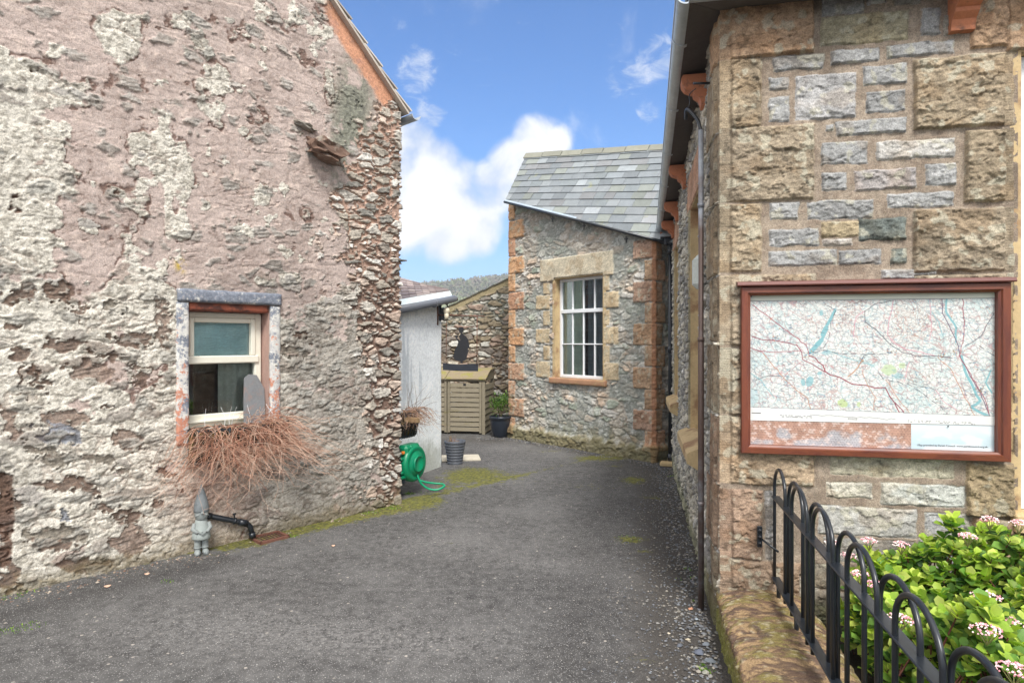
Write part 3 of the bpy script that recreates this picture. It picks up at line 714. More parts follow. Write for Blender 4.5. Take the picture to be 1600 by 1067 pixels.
# ---- garden wall beyond the bin store
GW = Wall([(-3.2, 12.55), (.28, 11.9)], u0=0)
def topG(u): return 1.30+ (u)*.0 + np.interp(u, [0, 1.9, 3.54], [1.75, 2.21, 2.93])-1.30
def fnG(U, Z):
    one = np.ones(U.shape+(3,)); nB = fbm(U*10, Z*10, 4, 802)-.5; nC = fbm(U*36, Z*40, 4, 803)-.5
    e, idd, tl = rubble(U, Z, .22, .10, 810, .42); st = sst(e, .03, .22); strata = ridg(U*8, Z*24, 4, 840)-.5
    sc_ = pal(idd, [(176,168,152),(150,146,136),(196,188,172),(128,120,112),(160,140,126),(186,184,176),(140,128,108)])*(1+.8*(strata+nC))[..., None]
    mort = mixc(one*lin((134, 118, 102)), one*lin((150, 152, 140)), sst(Z+nB, 1.5, 2.2))
    col = mixc(mort, sc_, st); h = .006*nB+st*(.016+.03*idd+.04*tl+.025*strata)
    cap = 1-sst(topG(U)-Z+nB*.08, .10, .14); col = mixc(col, one*lin((178, 164, 130))*(.8+.5*nC[..., None]), cap); h = np.where(cap > .5, .03+.004*nC, h)
    return h, col*.92
gwt = thing('garden_wall', 'rubble garden wall with sloping mortar top rising behind the wooden bin store', 'wall', (-1.6, 12.1, 0))
us_ = seq(0, .013, 3.54); zs_ = seq(-.05, .013, 2.95)
me = GW.build('stonework', us_, zs_, fnG, (), topG); link('stonework', me, wall_m, gwt)
dG, nG, _ = plane_basis(GW, 0)
b = MB()
for k in range(34):
    u0 = k*3.54/34; u1 = u0+3.54/34*.97
    p0 = GW.at(u0, float(topG(np.array(u0)))+.012+random.uniform(0, .012), .05); p1 = GW.at(u1, float(topG(np.array(u1)))+.012+random.uniform(0, .012), .05)
    b.prism([p0, p1, p1-nG*.36, p0-nG*.36], (0, 0, -.022))
b.build('coping', mat('coping_dark', L4(92, 90, 80), .9), gwt)
b = MB(); b.prism([GW.at(0, 0, -.30), GW.at(3.54, 0, -.30), GW.at(3.54, 2.9, -.30), GW.at(1.9, 2.19, -.30), GW.at(0, 1.73, -.30)], nG*-.01)
b.build('back_face', wall_m if False else mat('wall_back', L4(150, 140, 128), .95), gwt)

# ================================================================ materials
M_slate = mat('slate', attr=True, rough=.62, var=.10, vscale=9, fine=70, finev=.14, bump=.4, bdist=.003, spec=.4, tint=L4(150, 152, 120), tscale=5, tlo=.62, thi=.74)
M_white = mat('white_paint', L4(236, 238, 240), .35, var=.015, finev=.015, bump=.05)
M_cream = mat('cream_frame', L4(226, 222, 206), .45, var=.03, finev=.03, bump=.08)
M_dark = mat('dark_room', (.035, .035, .035), .95, bump=0)
M_black = mat('black_metal', (.014, .018, .024), .32, var=.1, finev=.12, bump=.15, bdist=.001, spec=.6)
M_lead = mat('zinc_gutter', L4(178, 186, 192), .36, var=.10, vscale=8, fine=30, finev=.1, bump=.1, metal=.3)
M_soff = mat('dark_soffit', L4(84, 76, 72), .85, var=.15, vscale=14)
M_orange = mat('orange_corbel', L4(186, 118, 84), .75, var=.10, vscale=14, fine=70, finev=.12, bump=.4, tint=L4(120, 84, 68), tscale=18, tlo=.55, thi=.75)
M_glass = glass('window_glass')
M_wood = mat('grey_timber', L4(138, 129, 110), .8, var=.12, vscale=5, fine=40, finev=.14, bump=.4, stretch=(1, 1, 6), tint=L4(124, 116, 78), tscale=4, tlo=.55, thi=.78)
M_brown = mat('stained_wood', L4(118, 62, 42), .42, var=.18, vscale=5, fine=26, finev=.16, bump=.3, bdist=.002, stretch=(7, 7, 1), tint=L4(92, 46, 36), tscale=2.5, tlo=.45, thi=.62)
M_brownx = mat('stained_wood_across', L4(118, 64, 44), .42, var=.18, vscale=5, fine=26, finev=.16, bump=.3, bdist=.002, stretch=(1, 7, 7), tint=L4(88, 44, 36), tscale=2.5, tlo=.45, thi=.62)
M_sand = mat('dressed_sandstone', L4(196, 172, 130), .9, var=.12, vscale=7, fine=60, finev=.12, bump=.4, tint=L4(156, 124, 92), tscale=4, tlo=.5, thi=.65)
M_sill = mat('red_sandstone', L4(172, 130, 100), .9, var=.12, vscale=7, fine=60, finev=.12, bump=.4, tint=L4(176, 150, 110), tscale=5, tlo=.5, thi=.65)
M_rust = mat('rusty_iron', L4(112, 74, 60), .85, var=.15, vscale=20, finev=.15)

def slates(mb, poly, e1, e2, gauge, width, cols, thick=.008, tilt=.012, rnd=random, v_off=0.0):
    """individual slates in courses, clipped to a roof polygon"""
    O = Vector(poly[0]); e1 = Vector(e1).normalized(); nrm = None
    P = [((Vector(q)-O).dot(e1), (Vector(q)-O).dot(e2)) for q in poly]; nrm = e1.cross(Vector(e2)).normalized()
    if nrm.z < 0: nrm = -nrm
    ar = sum(P[i][0]*P[(i+1) % len(P)][1]-P[(i+1) % len(P)][0]*P[i][1] for i in range(len(P)))
    if ar < 0: P = P[::-1]
    def clip(q):
        for i in range(len(P)):
            a = P[i]; b = P[(i+1) % len(P)]; out = []
            ins = lambda p_: (b[0]-a[0])*(p_[1]-a[1])-(b[1]-a[1])*(p_[0]-a[0]) >= 0
            for j in range(len(q)):
                c, d = q[j], q[(j+1) % len(q)]; ic, id_ = ins(c), ins(d)
                if ic: out.append(c)
                if ic != id_:
                    den = (b[0]-a[0])*(d[1]-c[1])-(b[1]-a[1])*(d[0]-c[0])
                    t = -((b[0]-a[0])*(c[1]-a[1])-(b[1]-a[1])*(c[0]-a[0]))/den
                    out.append((c[0]+(d[0]-c[0])*t, c[1]+(d[1]-c[1])*t))
            q = out
            if len(q) < 3: return None
        return q
    u0 = min(p[0] for p in P); u1 = max(p[0] for p in P); v0 = min(p[1] for p in P)+v_off; v1 = max(p[1] for p in P)
    v = v0; row = 0
    while v < v1:
        u = u0 - rnd.uniform(0, width); g = gauge*(1-.25*(v-v0)/max(.1, v1-v0))
        while u < u1:
            w_ = width*rnd.uniform(.65, 1.3)
            q = clip([(u, v), (u+w_-.004, v), (u+w_-.004, v+g*1.08), (u, v+g*1.08)])
            if q:
                jit = rnd.uniform(0, .004); sk = rnd.uniform(-.002, .003)
                pts = [O+e1*a+e2*b+nrm*(tilt*(1-(b-v)/g)+jit+sk*(a-u)/w_) for a, b in q]
                c = lin(rnd.choice(cols))*rnd.uniform(.84, 1.12)*(1.3 if rnd.random() < .05 else 1); mb.col = tuple(float(x) for x in c)
                mb.prism(pts, nrm*-thick)
            u += w_
        v += g; row += 1
    mb.col = (1, 1, 1)
SLC = [(132,138,142),(126,132,136),(136,141,144),(130,137,140),(134,136,138),(120,126,130),(144,150,153),(132,137,132)]

def sash(parent, W, u0, u1, z0, z1, rec, name='window', bars_v=(), bars_h=(), mid=None, m=None, fw=.045, bw=.016, seg=0, gl=True, label=None):
    """window frame recessed in wall W"""
    d_, n_, _ = plane_basis(W, seg); Mw = Mx(d_, n_); b = MB()
    def bx(a, b_, c, e, dep, off): b.box(W.at((a+b_)/2, (c+e)/2, off), (b_-a, dep, e-c), Mw, .004)
    bx(u0, u0+fw, z0, z1, .05, -rec); bx(u1-fw, u1, z0, z1, .05, -rec); bx(u0+fw, u1-fw, z0, z0+fw*1.1, .05, -rec); bx(u0+fw, u1-fw, z1-fw, z1, .05, -rec)
    if mid: bx(u0+fw, u1-fw, mid-.028, mid+.028, .056, -rec+.004)
    for a in bars_v: bx(a-bw/2, a+bw/2, z0+fw, z1-fw, .03, -rec+.002)
    for a in bars_h: bx(u0+fw, u1-fw, a-bw/2, a+bw/2, .034, -rec+.001)
    o = b.build(name, m or M_white, parent)
    if label: o['label'] = label
    if gl:
        g = MB(); p = [W.at(u0+fw*.6, z0+fw*.6, -rec-.006), W.at(u1-fw*.6, z0+fw*.6, -rec-.006), W.at(u1-fw*.6, z1-fw*.6, -rec-.006), W.at(u0+fw*.6, z1-fw*.6, -rec-.006)]
        g.add(p, [(0, 1, 2, 3)]); g.build('pane', M_glass, o, fix=False)
    return o
def reveal(parent, W, u0, u1, z0, z1, dep, m, name='window_reveal', seg=0, room=.9, front=.012):
    """the sides of a window opening and the dark room behind it"""
    d_, n_, _ = plane_basis(W, seg); b = MB()
    P = lambda u, z, o: W.at(u, z, o)
    th = .05
    b.prism([P(u0, z0-th, front), P(u0, z1+th, front), P(u0, z1+th, -dep-.04), P(u0, z0-th, -dep-.04)], d_*-th)
    b.prism([P(u1, z0-th, front), P(u1, z1+th, front), P(u1, z1+th, -dep-.04), P(u1, z0-th, -dep-.04)], d_*th)
    b.prism([P(u0, z1, front), P(u1, z1, front), P(u1, z1, -dep-.04), P(u0, z1, -dep-.04)], Vector((0, 0, th)))
    b.prism([P(u0, z0, front), P(u1, z0, front), P(u1, z0, -dep-.04), P(u0, z0, -dep-.04)], Vector((0, 0, -th)))
    o = b.build(name, m, parent)
    if room:
        r = MB(); a = .25; R_ = [P(u0-a, z0-a, -dep-.045), P(u1+a, z0-a, -dep-.045), P(u1+a, z1+a, -dep-.045), P(u0-a, z1+a, -dep-.045)]
        K = [q-n_*room for q in R_]
        r.add(R_+K, [(4, 5, 6, 7), (0, 1, 5, 4), (1, 2, 6, 5), (2, 3, 7, 6), (3, 0, 4, 7)]); r.build('room_lining', M_dark, o, fix=False)
    return o

# ================================================================ COTTAGE details
WIN_Cx = WIN_C
def peel():
    m = bpy.data.materials.new('peeling_paint'); m.use_nodes = True; n = NT(m.node_tree)
    tc = n.n('ShaderNodeTexCoord').outputs['Object']
    a = n.noise(tc, 10, 8, .72, .3).outputs[0]; b = n.noise(n.n('ShaderNodeMapping', i={0: tc, 1: (4, 2, 7)}).outputs[0], 7, 8, .7, .3).outputs[0]
    f = n.noise(tc, 90, 4, .7).outputs[0]
    z = n.n('ShaderNodeSeparateXYZ', i={0: tc}).outputs[2]
    top = n.ramp(z, 1.87, 1.93)
    c = n.noise(tc, 34, 7, .75, .2).outputs[0]
    base = n.mix(n.ramp(f, .3, .7), L4(200, 140, 114), L4(176, 118, 96))
    white = n.mix(n.ramp(c, .4, .65), L4(216, 213, 205), L4(176, 176, 176))
    base = n.mix(n.ramp(n.m('ADD', n.m('ADD', a, n.m('MULTIPLY', n.m('SUBTRACT', c, .5), .5)), n.m('MULTIPLY', n.m('SUBTRACT', z, 1.25), .20)), .42, .48), base, white)
    dk = n.mix(n.ramp(c, .4, .7), L4(104, 110, 122), L4(150, 156, 166))
    base = n.mix(n.ramp(n.m('ADD', n.m('ADD', b, n.m('MULTIPLY', n.m('SUBTRACT', c, .5), .6)), n.m('ADD', n.m('MULTIPLY', top, .14), n.m('MULTIPLY', n.m('SUBTRACT', z, 1.3), .08))), .52, .57), base, dk)
    base = n.mix(n.m('MULTIPLY', n.ramp(n.m('ADD', n.m('MULTIPLY', c, .6), n.m('MULTIPLY', f, .4)), .56, .62), .8), base, L4(210, 190, 176))
    bp = n.n('ShaderNodeBump', i={'Strength': .5, 'Distance': .003, 'Height': n.m('ADD', a, f)})
    p = n.n('ShaderNodeBsdfPrincipled', i={'Base Color': base, 'Roughness': .8, 'Normal': bp.outputs[0]})
    n.n('ShaderNodeOutputMaterial', i={0: p.outputs[0]}); return m
M_peel = peel()
def roughbox(W, u0, u1, z0, z1, o0, o1, name, m, parent, amp=.006, seed=0, seg=0):
    """a worn block on a wall: subdivided box with uneven faces"""
    d_, n_, _ = plane_basis(W, seg); s = [u1-u0, o1-o0, z1-z0]; st = .02
    b = MB(); nn = [max(1, int(round(q/st))) for q in s]
    ids = {}
    def vid(i, j, k):
        if (i, j, k) not in ids:
            x = u0+s[0]*i/nn[0]; y = o0+s[1]*j/nn[1]; z = z0+s[2]*k/nn[2]
            q = W.at(x, z, y)
            e = (i in (0, nn[0]))+(j == nn[1])+(k in (0, nn[2]))
            a = np.array([q.x*13+seed, q.z*13+q.y*9]); dx = [(float(fbm(a[0:1]*1.3+t*9, a[1:2]*1.3+t*4, 3, 5))-.5)*2*amp for t in range(3)]
            q = q + d_*(dx[0]-(amp*.8*(1 if i == nn[0] else -1 if i == 0 else 0) if e > 1 else 0)) + n_*(dx[1]-(amp if e > 1 and j == nn[1] else 0)) + Vector((0, 0, dx[2]-(amp*.8*(1 if k == nn[2] else -1 if k == 0 else 0) if e > 1 else 0)))
            ids[(i, j, k)] = len(b.v); b.v.append(tuple(q))
        return ids[(i, j, k)]
    for ax in range(3):
        o_ = [q for q in range(3) if q != ax]
        for side in (0, nn[ax]):
            for i in range(nn[o_[0]]):
                for j in range(nn[o_[1]]):
                    f = []
                    for di, dj in ((0,0),(1,0),(1,1),(0,1)):
                        t = [0, 0, 0]; t[ax] = side; t[o_[0]] = i+di; t[o_[1]] = j+dj; f.append(vid(*t))
                    b.f.append(tuple(f)); b.sm.append(True); b.c.append((1, 1, 1))
    return b.build(name, m, parent)
u0, u1, z0, z1 = WIN_C
sur = roughbox(CW, u0-.085, u1+.095, z1, z1+.098, .0, .045, 'window_surround', M_peel, cott, .005, 1)
roughbox(CW, u0-.09, u0+.0, z0-.10, z1-.002, .0, .036, 'window_surround', M_peel, cott, .005, 2)
roughbox(CW, u1-.0, u1+.088, z0-.03, z1-.002, .0, .036, 'window_surround', M_peel, cott, .005, 3)
roughbox(CW, u0+.002, u1+.05, z0-.075, z0, -.10, .055, 'window_sill', mat('worn_sill', L4(190, 186, 174), .85, tint=L4(66, 66, 70), tscale=9, tlo=.50, thi=.56), cott, .006, 4)
roughbox(CW, u0+.003, u1-.003, z1-.065, z1-.003, -.16, .012, 'timber_lintel', mat('red_lintel', L4(150, 82, 60), .8, tint=L4(86, 52, 44), tscale=12, tlo=.45, thi=.6), cott, .004, 5)
M_rev = mat('reveal_plaster', L4(178, 146, 134), .9, var=.1, vscale=10)
reveal(cott, CW, u0+.001, u1-.001, z0-.03, z1-.004, .14, M_rev, room=.8, front=.006)
wz1 = z1-.068
wn = MB()
def wb_(a, b_, c, e, dep, off, bev=.006): wn.box(CW.at((a+b_)/2, (c+e)/2, off), (b_-a, dep, e-c), MC, bev)
ux = u1-.012; mz = 1.455
wb_(u0+.002, u0+.05, z0, wz1, .06, -.14); wb_(ux-.055, ux, z0, wz1, .06, -.14); wb_(u0+.05, ux-.055, wz1-.045, wz1, .06, -.14); wb_(u0+.05, ux-.055, z0+.004, z0+.105, .06, -.14)
wn.box(CW.at((u0+ux)/2, mz, -.118), (ux-u0-.05, .05, .062), MC, .008)
wb_(u0+.05, u0+.085, mz+.03, wz1-.045, .05, -.12); wb_(ux-.092, ux-.055, mz+.03, wz1-.045, .05, -.12); wb_(u0+.085, ux-.092, wz1-.082, wz1-.045, .05, -.12)
wn.box(CW.at((u0+ux)/2, z0+.055, -.10), (ux-u0-.02, .05, .018), MC, .004)
win = wn.build('window', M_cream, cott)
g = MB(); g.add([CW.at(u0+.03, z0+.05, -.142), CW.at(ux-.03, z0+.05, -.142), CW.at(ux-.03, wz1-.03, -.142), CW.at(u0+.03, wz1-.03, -.142)], [(0, 1, 2, 3)]); g.build('pane', M_glass, win, fix=False)
b = MB()
for k in range(22):
    z = mz+.02+k*.0175
    b.box(CW.at((u0+ux)/2+.0, z, -.172), (ux-u0+.1, .026, .0022), MC @ Matrix.Rotation(R(58), 3, 'X'))
b.build('blind', mat('blind_slats', L4(204, 236, 242), .6, bump=0), win)
b = MB(); pts = []
for k in range(25): pts.append(CW.at(1.42+k*.022, z0-.1, -.195+.012*math.sin(k*1.3)))
b.add(pts+[p+Vector((0, 0, mz-z0+.1)) for p in pts], [(i, i+1, i+26, i+25) for i in range(24)], True)
b.build('curtain', mat('grey_curtain', L4(150, 158, 152), .9, bump=0), win, fix=False)

# slate leaning in the opening
o3 = [(-.035,0),(.125,0),(.150,.03),(.165,.29),(.108,.405),(.045,.415),(.0,.385),(-.02,.2)]
sl = MB(); base_ = CW.at(1.585, z0+.002, -.02); tiltv = (Vector((0, 0, 1))-nC_*.18).normalized()
sl.prism([base_+dC*x*.98+tiltv*y for x, y in o3], nC_*.010)
s_ = sl.build('slate_slab', mat('grey_slab', L4(118, 120, 122), .75, tint=L4(142, 120, 112), tscale=14, tlo=.5, thi=.7), None, CW.at(1.68, z0, -.03))
tag(s_, 'grey slate slab with clipped corners leaning in the cottage window opening', 'slate')

# verge, roof and ledges of the cottage
SLD = [(176,168,158),(150,144,138),(190,182,172),(132,128,124)]
e2c = Vector((-dC.x, -dC.y, .955)).normalized(); ev = CW.at(3.0, 3.93-.09*.955+.02, .07)+dC*.18
ridgeC = CW.at(-.95, 3.93+4.04*.955+.02, .07)
b = MB(); q = -nC_*5.4
slates(b, [ev, ridgeC, ridgeC+q, ev+q], -nC_, (ridgeC-ev).normalized(), .24, .30, SLD, .014, .030)
roof = b.build('roof', mat('verge_slate', attr=True, rough=.8, var=.1), cott)
dn = (ridgeC-ev).normalized().cross(-nC_).normalized(); dn = dn if dn.z < 0 else -dn
b = MB(); b.prism([ev+dn*.012, ridgeC+dn*.012, ridgeC+q+dn*.012, ev+q+dn*.012], dn*.02); b.build('roof_boarding', mat('pale_boards', L4(186, 176, 164), .8), cott)
b = MB(); gl_ = ev+dC*.035+Vector((0, 0, -.05)); prof = [(.055*math.cos(a), .05*math.sin(a)) for a in np.linspace(math.pi, 2*math.pi, 9)]; prof += [(x*.86, y*.86) for x, y in prof[::-1]]
b.prism([gl_+nC_*.05+dC*x+Vector((0, 0, y+.02)) for x, y in prof], -nC_*5.4); b.build('gutter', M_lead, cott)
back = MB(); e2 = CW.at(-5.2, topC(np.array(-5.2)).item()+.03, .1)
slates(back, [ridgeC, e2, e2+q, ridgeC+q], -nC_, (ridgeC-e2).normalized(), .3, .5, SLD, .014, .03); back.build('roof', M_slate, cott)

def rock(c, size, M, seed, rough_=.25, n=2):
    """an angular stone"""
    import bmesh
    bm = bmesh.new(); bmesh.ops.create_icosphere(bm, subdivisions=n, radius=1)
    for v in bm.verts:
        p = v.co; k = 1+(float(fbm(np.array([p.x*1.6+seed]), np.array([p.y*1.6+p.z*2.1+seed*3]), 3, 9))-.5)*2*rough_*1.6
        q = Vector((max(-.72, min(.72, p.x)), max(-.72, min(.72, p.y)), max(-.66, min(.66, p.z))))*1.35*k
        v.co = Vector((q.x*size[0], q.y*size[1], q.z*size[2]))
    vs = [Vector(c)+M@v.co for v in bm.verts]; fs = [tuple(x.index for x in f.verts) for f in bm.faces]; bm.free(); return vs, fs
b = MB(); uu, zz = CW.uv(507, 238, 0, .06)
b.add(*rock(CW.at(uu, zz, .06), (.14, .11, .062), MC @ Matrix.Rotation(R(12), 3, 'Y'), 3, .5, 3)); b.build('ledge_stone', mat('brown_ledge', L4(116, 92, 78), .85, tint=L4(150, 142, 130), tscale=10), cott)
b = MB(); uu, zz = CW.uv(480, 199, 0, .03); b.add(*rock(CW.at(uu, zz, .02), (.10, .055, .028), MC @ Matrix.Rotation(R(14), 3, 'Y'), 8, .5, 3)); b.build('ledge_stone', mat('grey_ledge', L4(134, 128, 118), .85), cott)
b = MB(); b.box(CW.at(3.0, 2.40, -.02)+dC*.11, (.10, .12, .012), MC); b.build('ledge_slate', mat('ledge_slate', L4(110, 106, 100), .8), cott)

# waste pipe
b = MB(); P = [CW.at(1.215, .285, .02), CW.at(1.24, .268, .055), CW.at(1.50, .165, .075), CW.at(1.535, .15, .077), CW.at(1.56, .12, .08), CW.at(1.58, .03, .085)]
b.tube(P, .0215, 14); b.tube([P[1]-dC*.01, P[1]+(P[2]-P[1])*.10], .0265, 14); b.tube([P[2]+(P[1]-P[2])*.10, P[3]], .0265, 14); b.tube([P[4]+(P[5]-P[4])*.55, P[5]], .026, 14)
wp = b.build('waste_pipe', M_black, cott)
b = MB(); b.tube([P[2]+(P[1]-P[2])*.22, P[2]+(P[1]-P[2])*.26], .028, 14); c_ = P[2]+(P[1]-P[2])*.24+Vector((0, 0, .03)); b.tube([c_, c_+Vector((0, 0, .022))], .007, 8); b.box(c_+Vector((0, 0, .024)), (.022, .018, .014), MC, .002); b.build('pipe_clip', M_black, wp)

# drain cover
dc = gpt(424, 852); dth = thing('drain_grate', 'rusty square drain grate sunk at the foot of the cottage wall', 'drain', (dc.x, dc.y, 0))
b = MB(); cD = CW.at(1.70, .006, .12)
for a in (-1, 1): b.box(cD+dC*a*.115, (.02, .21, .035), MC, .003); b.box(cD+nC_*a*.095, (.25, .02, .035), MC, .003)
b.build('frame', M_rust, dth); b = MB()
for k in range(7): b.box(cD+dC*(-.09+.03*k)-Vector((0, 0, .002)), (.012, .175, .016), MC, .002)
b.build('grate_bars', mat('rust_dark', L4(86, 58, 50), .9), dth)

# ================================================================ dry plants in hay baskets
def stems(mb, n, org, ext, outd, alongd, rnd, spread, length, droop, cols, r0=.0019, up0=.3):
    for k in range(n):
        p = org + alongd*rnd.uniform(-ext, ext) + outd*rnd.uniform(-.06, .09) + Vector((0, 0, rnd.uniform(-.05, .03)))
        v = (outd*rnd.uniform(.2, 1.0) + alongd*rnd.gauss(0, spread) + Vector((0, 0, rnd.uniform(-.2, .9)*up0*2))).normalized()
        Ln = length*rnd.uniform(.35, 1.25); m_ = rnd.randint(9, 13); pts = [p]; curl = rnd.gauss(0, .18)
        for i in range(m_):
            t = i/m_
            v = (v + Vector((0, 0, -1))*droop*rnd.uniform(.1, .34) + alongd*(curl*.25+rnd.gauss(0, .07)) + outd*rnd.gauss(0, .06)).normalized()
            p = p + v*Ln/m_; pts.append(p)
            if v.z < -.6 and t > .5: v = (v + Vector((0, 0, rnd.uniform(.2, 1.0))) + alongd*rnd.gauss(0, .5)).normalized()
        c = lin(rnd.choice(cols))*rnd.uniform(.75, 1.2); mb.col = tuple(float(x) for x in c)
        mb.tube(pts, [r0*(1-.55*i/m_)*rnd.uniform(.9, 1.1) for i in range(m_+1)], 4, False)
        if rnd.random() < .45:
            j = rnd.randint(4, m_-1); q = pts[j]; vv = (v+alongd*rnd.gauss(0, .8)+Vector((0, 0, rnd.gauss(0, .5)))).normalized()
            mb.tube([q, q+vv*.04, q+vv*.075+Vector((0, 0, -.012))], [r0*.7, r0*.6, r0*.4], 4, False)
    mb.col = (1, 1, 1)
M_stem = mat('dry_stems', attr=True, rough=.8, var=.06, vscale=20, finev=.05, bump=0)
def basket(cpos, d_, n_, wd, dp, ht, label, rs):
    t = thing('hay_basket', label, 'wall basket', tuple(cpos)); Mq = Mx(d_, n_); b = MB(); rr = random.Random(rs)
    for z, k in ((0, 1.0), (-ht*.5, .86), (-ht, .55)):
        arc = [cpos + d_*(-wd/2+wd*i/16) + n_*(dp*k*math.sin(math.pi*i/16)**.45) + Vector((0, 0, z)) for i in range(17)]
        for i in range(16): b.box((arc[i]+arc[i+1])/2, ((arc[i+1]-arc[i]).length+.003, .005, .018), Mx((arc[i+1]-arc[i]).normalized(), (arc[i+1]-arc[i]).normalized().cross(Vector((0, 0, 1)))*-1), 0)
    for i in range(1, 16, 2):
        a = math.sin(math.pi*i/16)**.45; q = [cpos + d_*(-wd/2+wd*i/16) + n_*(dp*k_*a+.004) + Vector((0, 0, z_)) for z_, k_ in ((.01, 1.0), (-ht*.5, .86), (-ht, .55), (-ht*1.12, .1))]
        b.tube(q, .005, 6)
    b.build('iron_rack', M_black, t)
    b = MB(); vs = []; fs = []
    for j in range(9):
        for i in range(25):
            f = j/8; a = math.sin(math.pi*max(.02, min(.98, i/24)))**.45; k_ = 1-.5*f**1.6
            q = cpos + d_*(-wd/2+wd*i/24) + n_*max(.0, dp*k_*a-.012 + rr.uniform(-.012, .012)) + Vector((0, 0, -ht*f*1.05 + rr.uniform(-.008, .008) + .01)); vs.append(q)
    for j in range(8):
        for i in range(24): fs.append((j*25+i, j*25+i+1, (j+1)*25+i+1, (j+1)*25+i))
    for i in range(25): vs.append(cpos + d_*(-wd/2+wd*i/24) + n_*.004 + Vector((0, 0, .0)))
    for i in range(24): fs.append((i, i+1, 225+i+1, 225+i))
    b.add(vs, fs, True); b.build('moss_liner', mat('moss_liner%d' % rs, L4(52, 42, 28), .95, tint=L4(96, 84, 36), tscale=14, tlo=.5, thi=.6, bump=.8, bdist=.01), t)
    return t
cb_ = CW.at(1.50, .93, .035)
basket(cb_, dC, nC_, .80, .17, .25, 'long iron hay basket lined with moss under the cottage window', 11)
mb = MB(); rs = random.Random(21); RC = [(184,134,110),(154,106,84),(198,158,134),(112,76,60),(208,178,156),(164,114,90)]
stems(mb, 270, CW.at(1.45, .93, .10), .36, nC_, dC, rs, .7, .50, 1.1, RC, .0017)
stems(mb, 200, CW.at(1.70, .95, .08), .17, nC_, dC, rs, .65, .32, .8, RC, .0017, .6)
stems(mb, 150, CW.at(1.52, .74, .17), .34, nC_*.6, (dC*.9), rs, 1.1, .56, .6, [(214,184,164),(206,166,142),(184,146,124)], .0015)
stems(mb, 80, CW.at(1.28, .82, .15), .14, nC_*.6-dC*.35, dC, rs, .8, .56, .8, RC, .0016)
stems(mb, 90, CW.at(1.76, .78, .12), .12, nC_*.4+dC*.6, dC, rs, .9, .56, .5, [(214,184,164),(206,166,142)], .0014)
for k in range(8): p0 = CW.at(rs.uniform(1.2, 1.8), .95, .06); mb.tube([p0, p0+Vector((rs.gauss(0, .02), 0, .06)), p0+Vector((rs.gauss(0, .04), 0, .14))], [.0016, .0014, .0008], 4, False)
o = mb.build('dried_trailing_plant', M_stem, None, cb_, fix=False); tag(o, 'tangle of dead reddish trailing stems spilling from the basket under the cottage window', 'dead plant')
# second one past the corner
dW2 = Vector((-.7355, .6775, 0)); nW2 = Vector((.6775, .7355, 0))
c2 = Vector((-1.13, 6.62, .86))
basket(c2, Vector((.5, .86, 0)).normalized(), Vector((.86, -.5, 0)).normalized(), .34, .15, .24, 'small mossy hay basket above the green hose reel', 12)
mb = MB(); GC = [(168,132,108),(140,106,86),(186,156,132),(120,88,70)]
stems(mb, 150, c2+Vector((.06, 0, .02)), .15, Vector((.86, -.5, 0)), Vector((.5, .86, 0)), rs, .5, .26, .9, GC, .0022)
for k in range(16):
    p0 = c2+Vector((rs.uniform(-.02, .12), rs.uniform(-.05, .1), .0)); v = Vector((rs.uniform(-.1, .9), rs.uniform(-.2, .4), rs.uniform(-.3, 1.0))).normalized(); pts = [p0]
    for i in range(6): v = (v+Vector((rs.gauss(0, .12), rs.gauss(0, .1), -.10))).normalized(); pts.append(pts[-1]+v*.055)
    mb.col = tuple(float(x) for x in lin((120, 100, 90))); mb.tube(pts, [.0024, .0022, .0019, .0017, .0014, .0011, .0008], 4, False)
o = mb.build('dried_twiggy_plant', M_stem, None, c2, fix=False); tag(o, 'bushy clump of dead brown twigs in the small basket above the hose reel', 'dead plant')

# ================================================================ gnome figure
gp = CW.at(1.175, 0, .10); gn = thing('garden_gnome', 'grey weathered gnome figure with tall pointed hat standing against the cottage wall', 'gnome', (gp.x, gp.y, 0))
M_gn = mat('weathered_cast', L4(146, 152, 150), .75, var=.08, vscale=16, fine=80, finev=.08, tint=L4(96, 100, 102), tscale=14, tlo=.54, thi=.68)
fx = Vector((.55, -.835, 0)); fy = Vector((.835, .55, 0)); Mg = Mx(fy, fx)     # local y = facing
b = MB()
b.lathe([(.0,.115),(.058,.118),(.066,.128),(.062,.16),(.052,.205),(.044,.245),(.040,.262),(.032,.275),(0,.28)], gp, 22, Mg)
b.build('coat', mat('gnome_coat', L4(164, 172, 168), .75, tint=L4(104, 110, 110), tscale=30, tlo=.6, thi=.66), gn)
b = MB()
for s in (-1, 1):
    b.tube([gp+fy*s*.024+Vector((0, 0, .13)), gp+fy*s*.025+Vector((0, 0, .075)), gp+fy*s*.026+Vector((0, 0, .02))], [.024, .024, .021], 12)
    b.tube([gp+fy*s*.026-fx*.012+Vector((0, 0, .020)), gp+fy*s*.028+fx*.02+Vector((0, 0, .022)), gp+fy*s*.030+fx*.052+Vector((0, 0, .018)), gp+fy*s*.030+fx*.062+Vector((0, 0, .014))], [.020, .023, .019, .010], 12)
    b.tube([gp+fy*s*.025+Vector((0, 0, .052)), gp+fy*s*.025+Vector((0, 0, .060))], .027, 12)
b.build('legs', M_gn, gn)
b = MB(); hc_ = gp+fx*.012
b.lathe([(.0,.255),(.024,.258),(.040,.275),(.047,.30),(.050,.325),(.050,.345),(.044,.36),(0,.365)], hc_, 22, Mg)
b.tube([hc_+fx*.042+Vector((0, 0, .325)), hc_+fx*.060+Vector((0, 0, .322))], [.012, .010], 10)
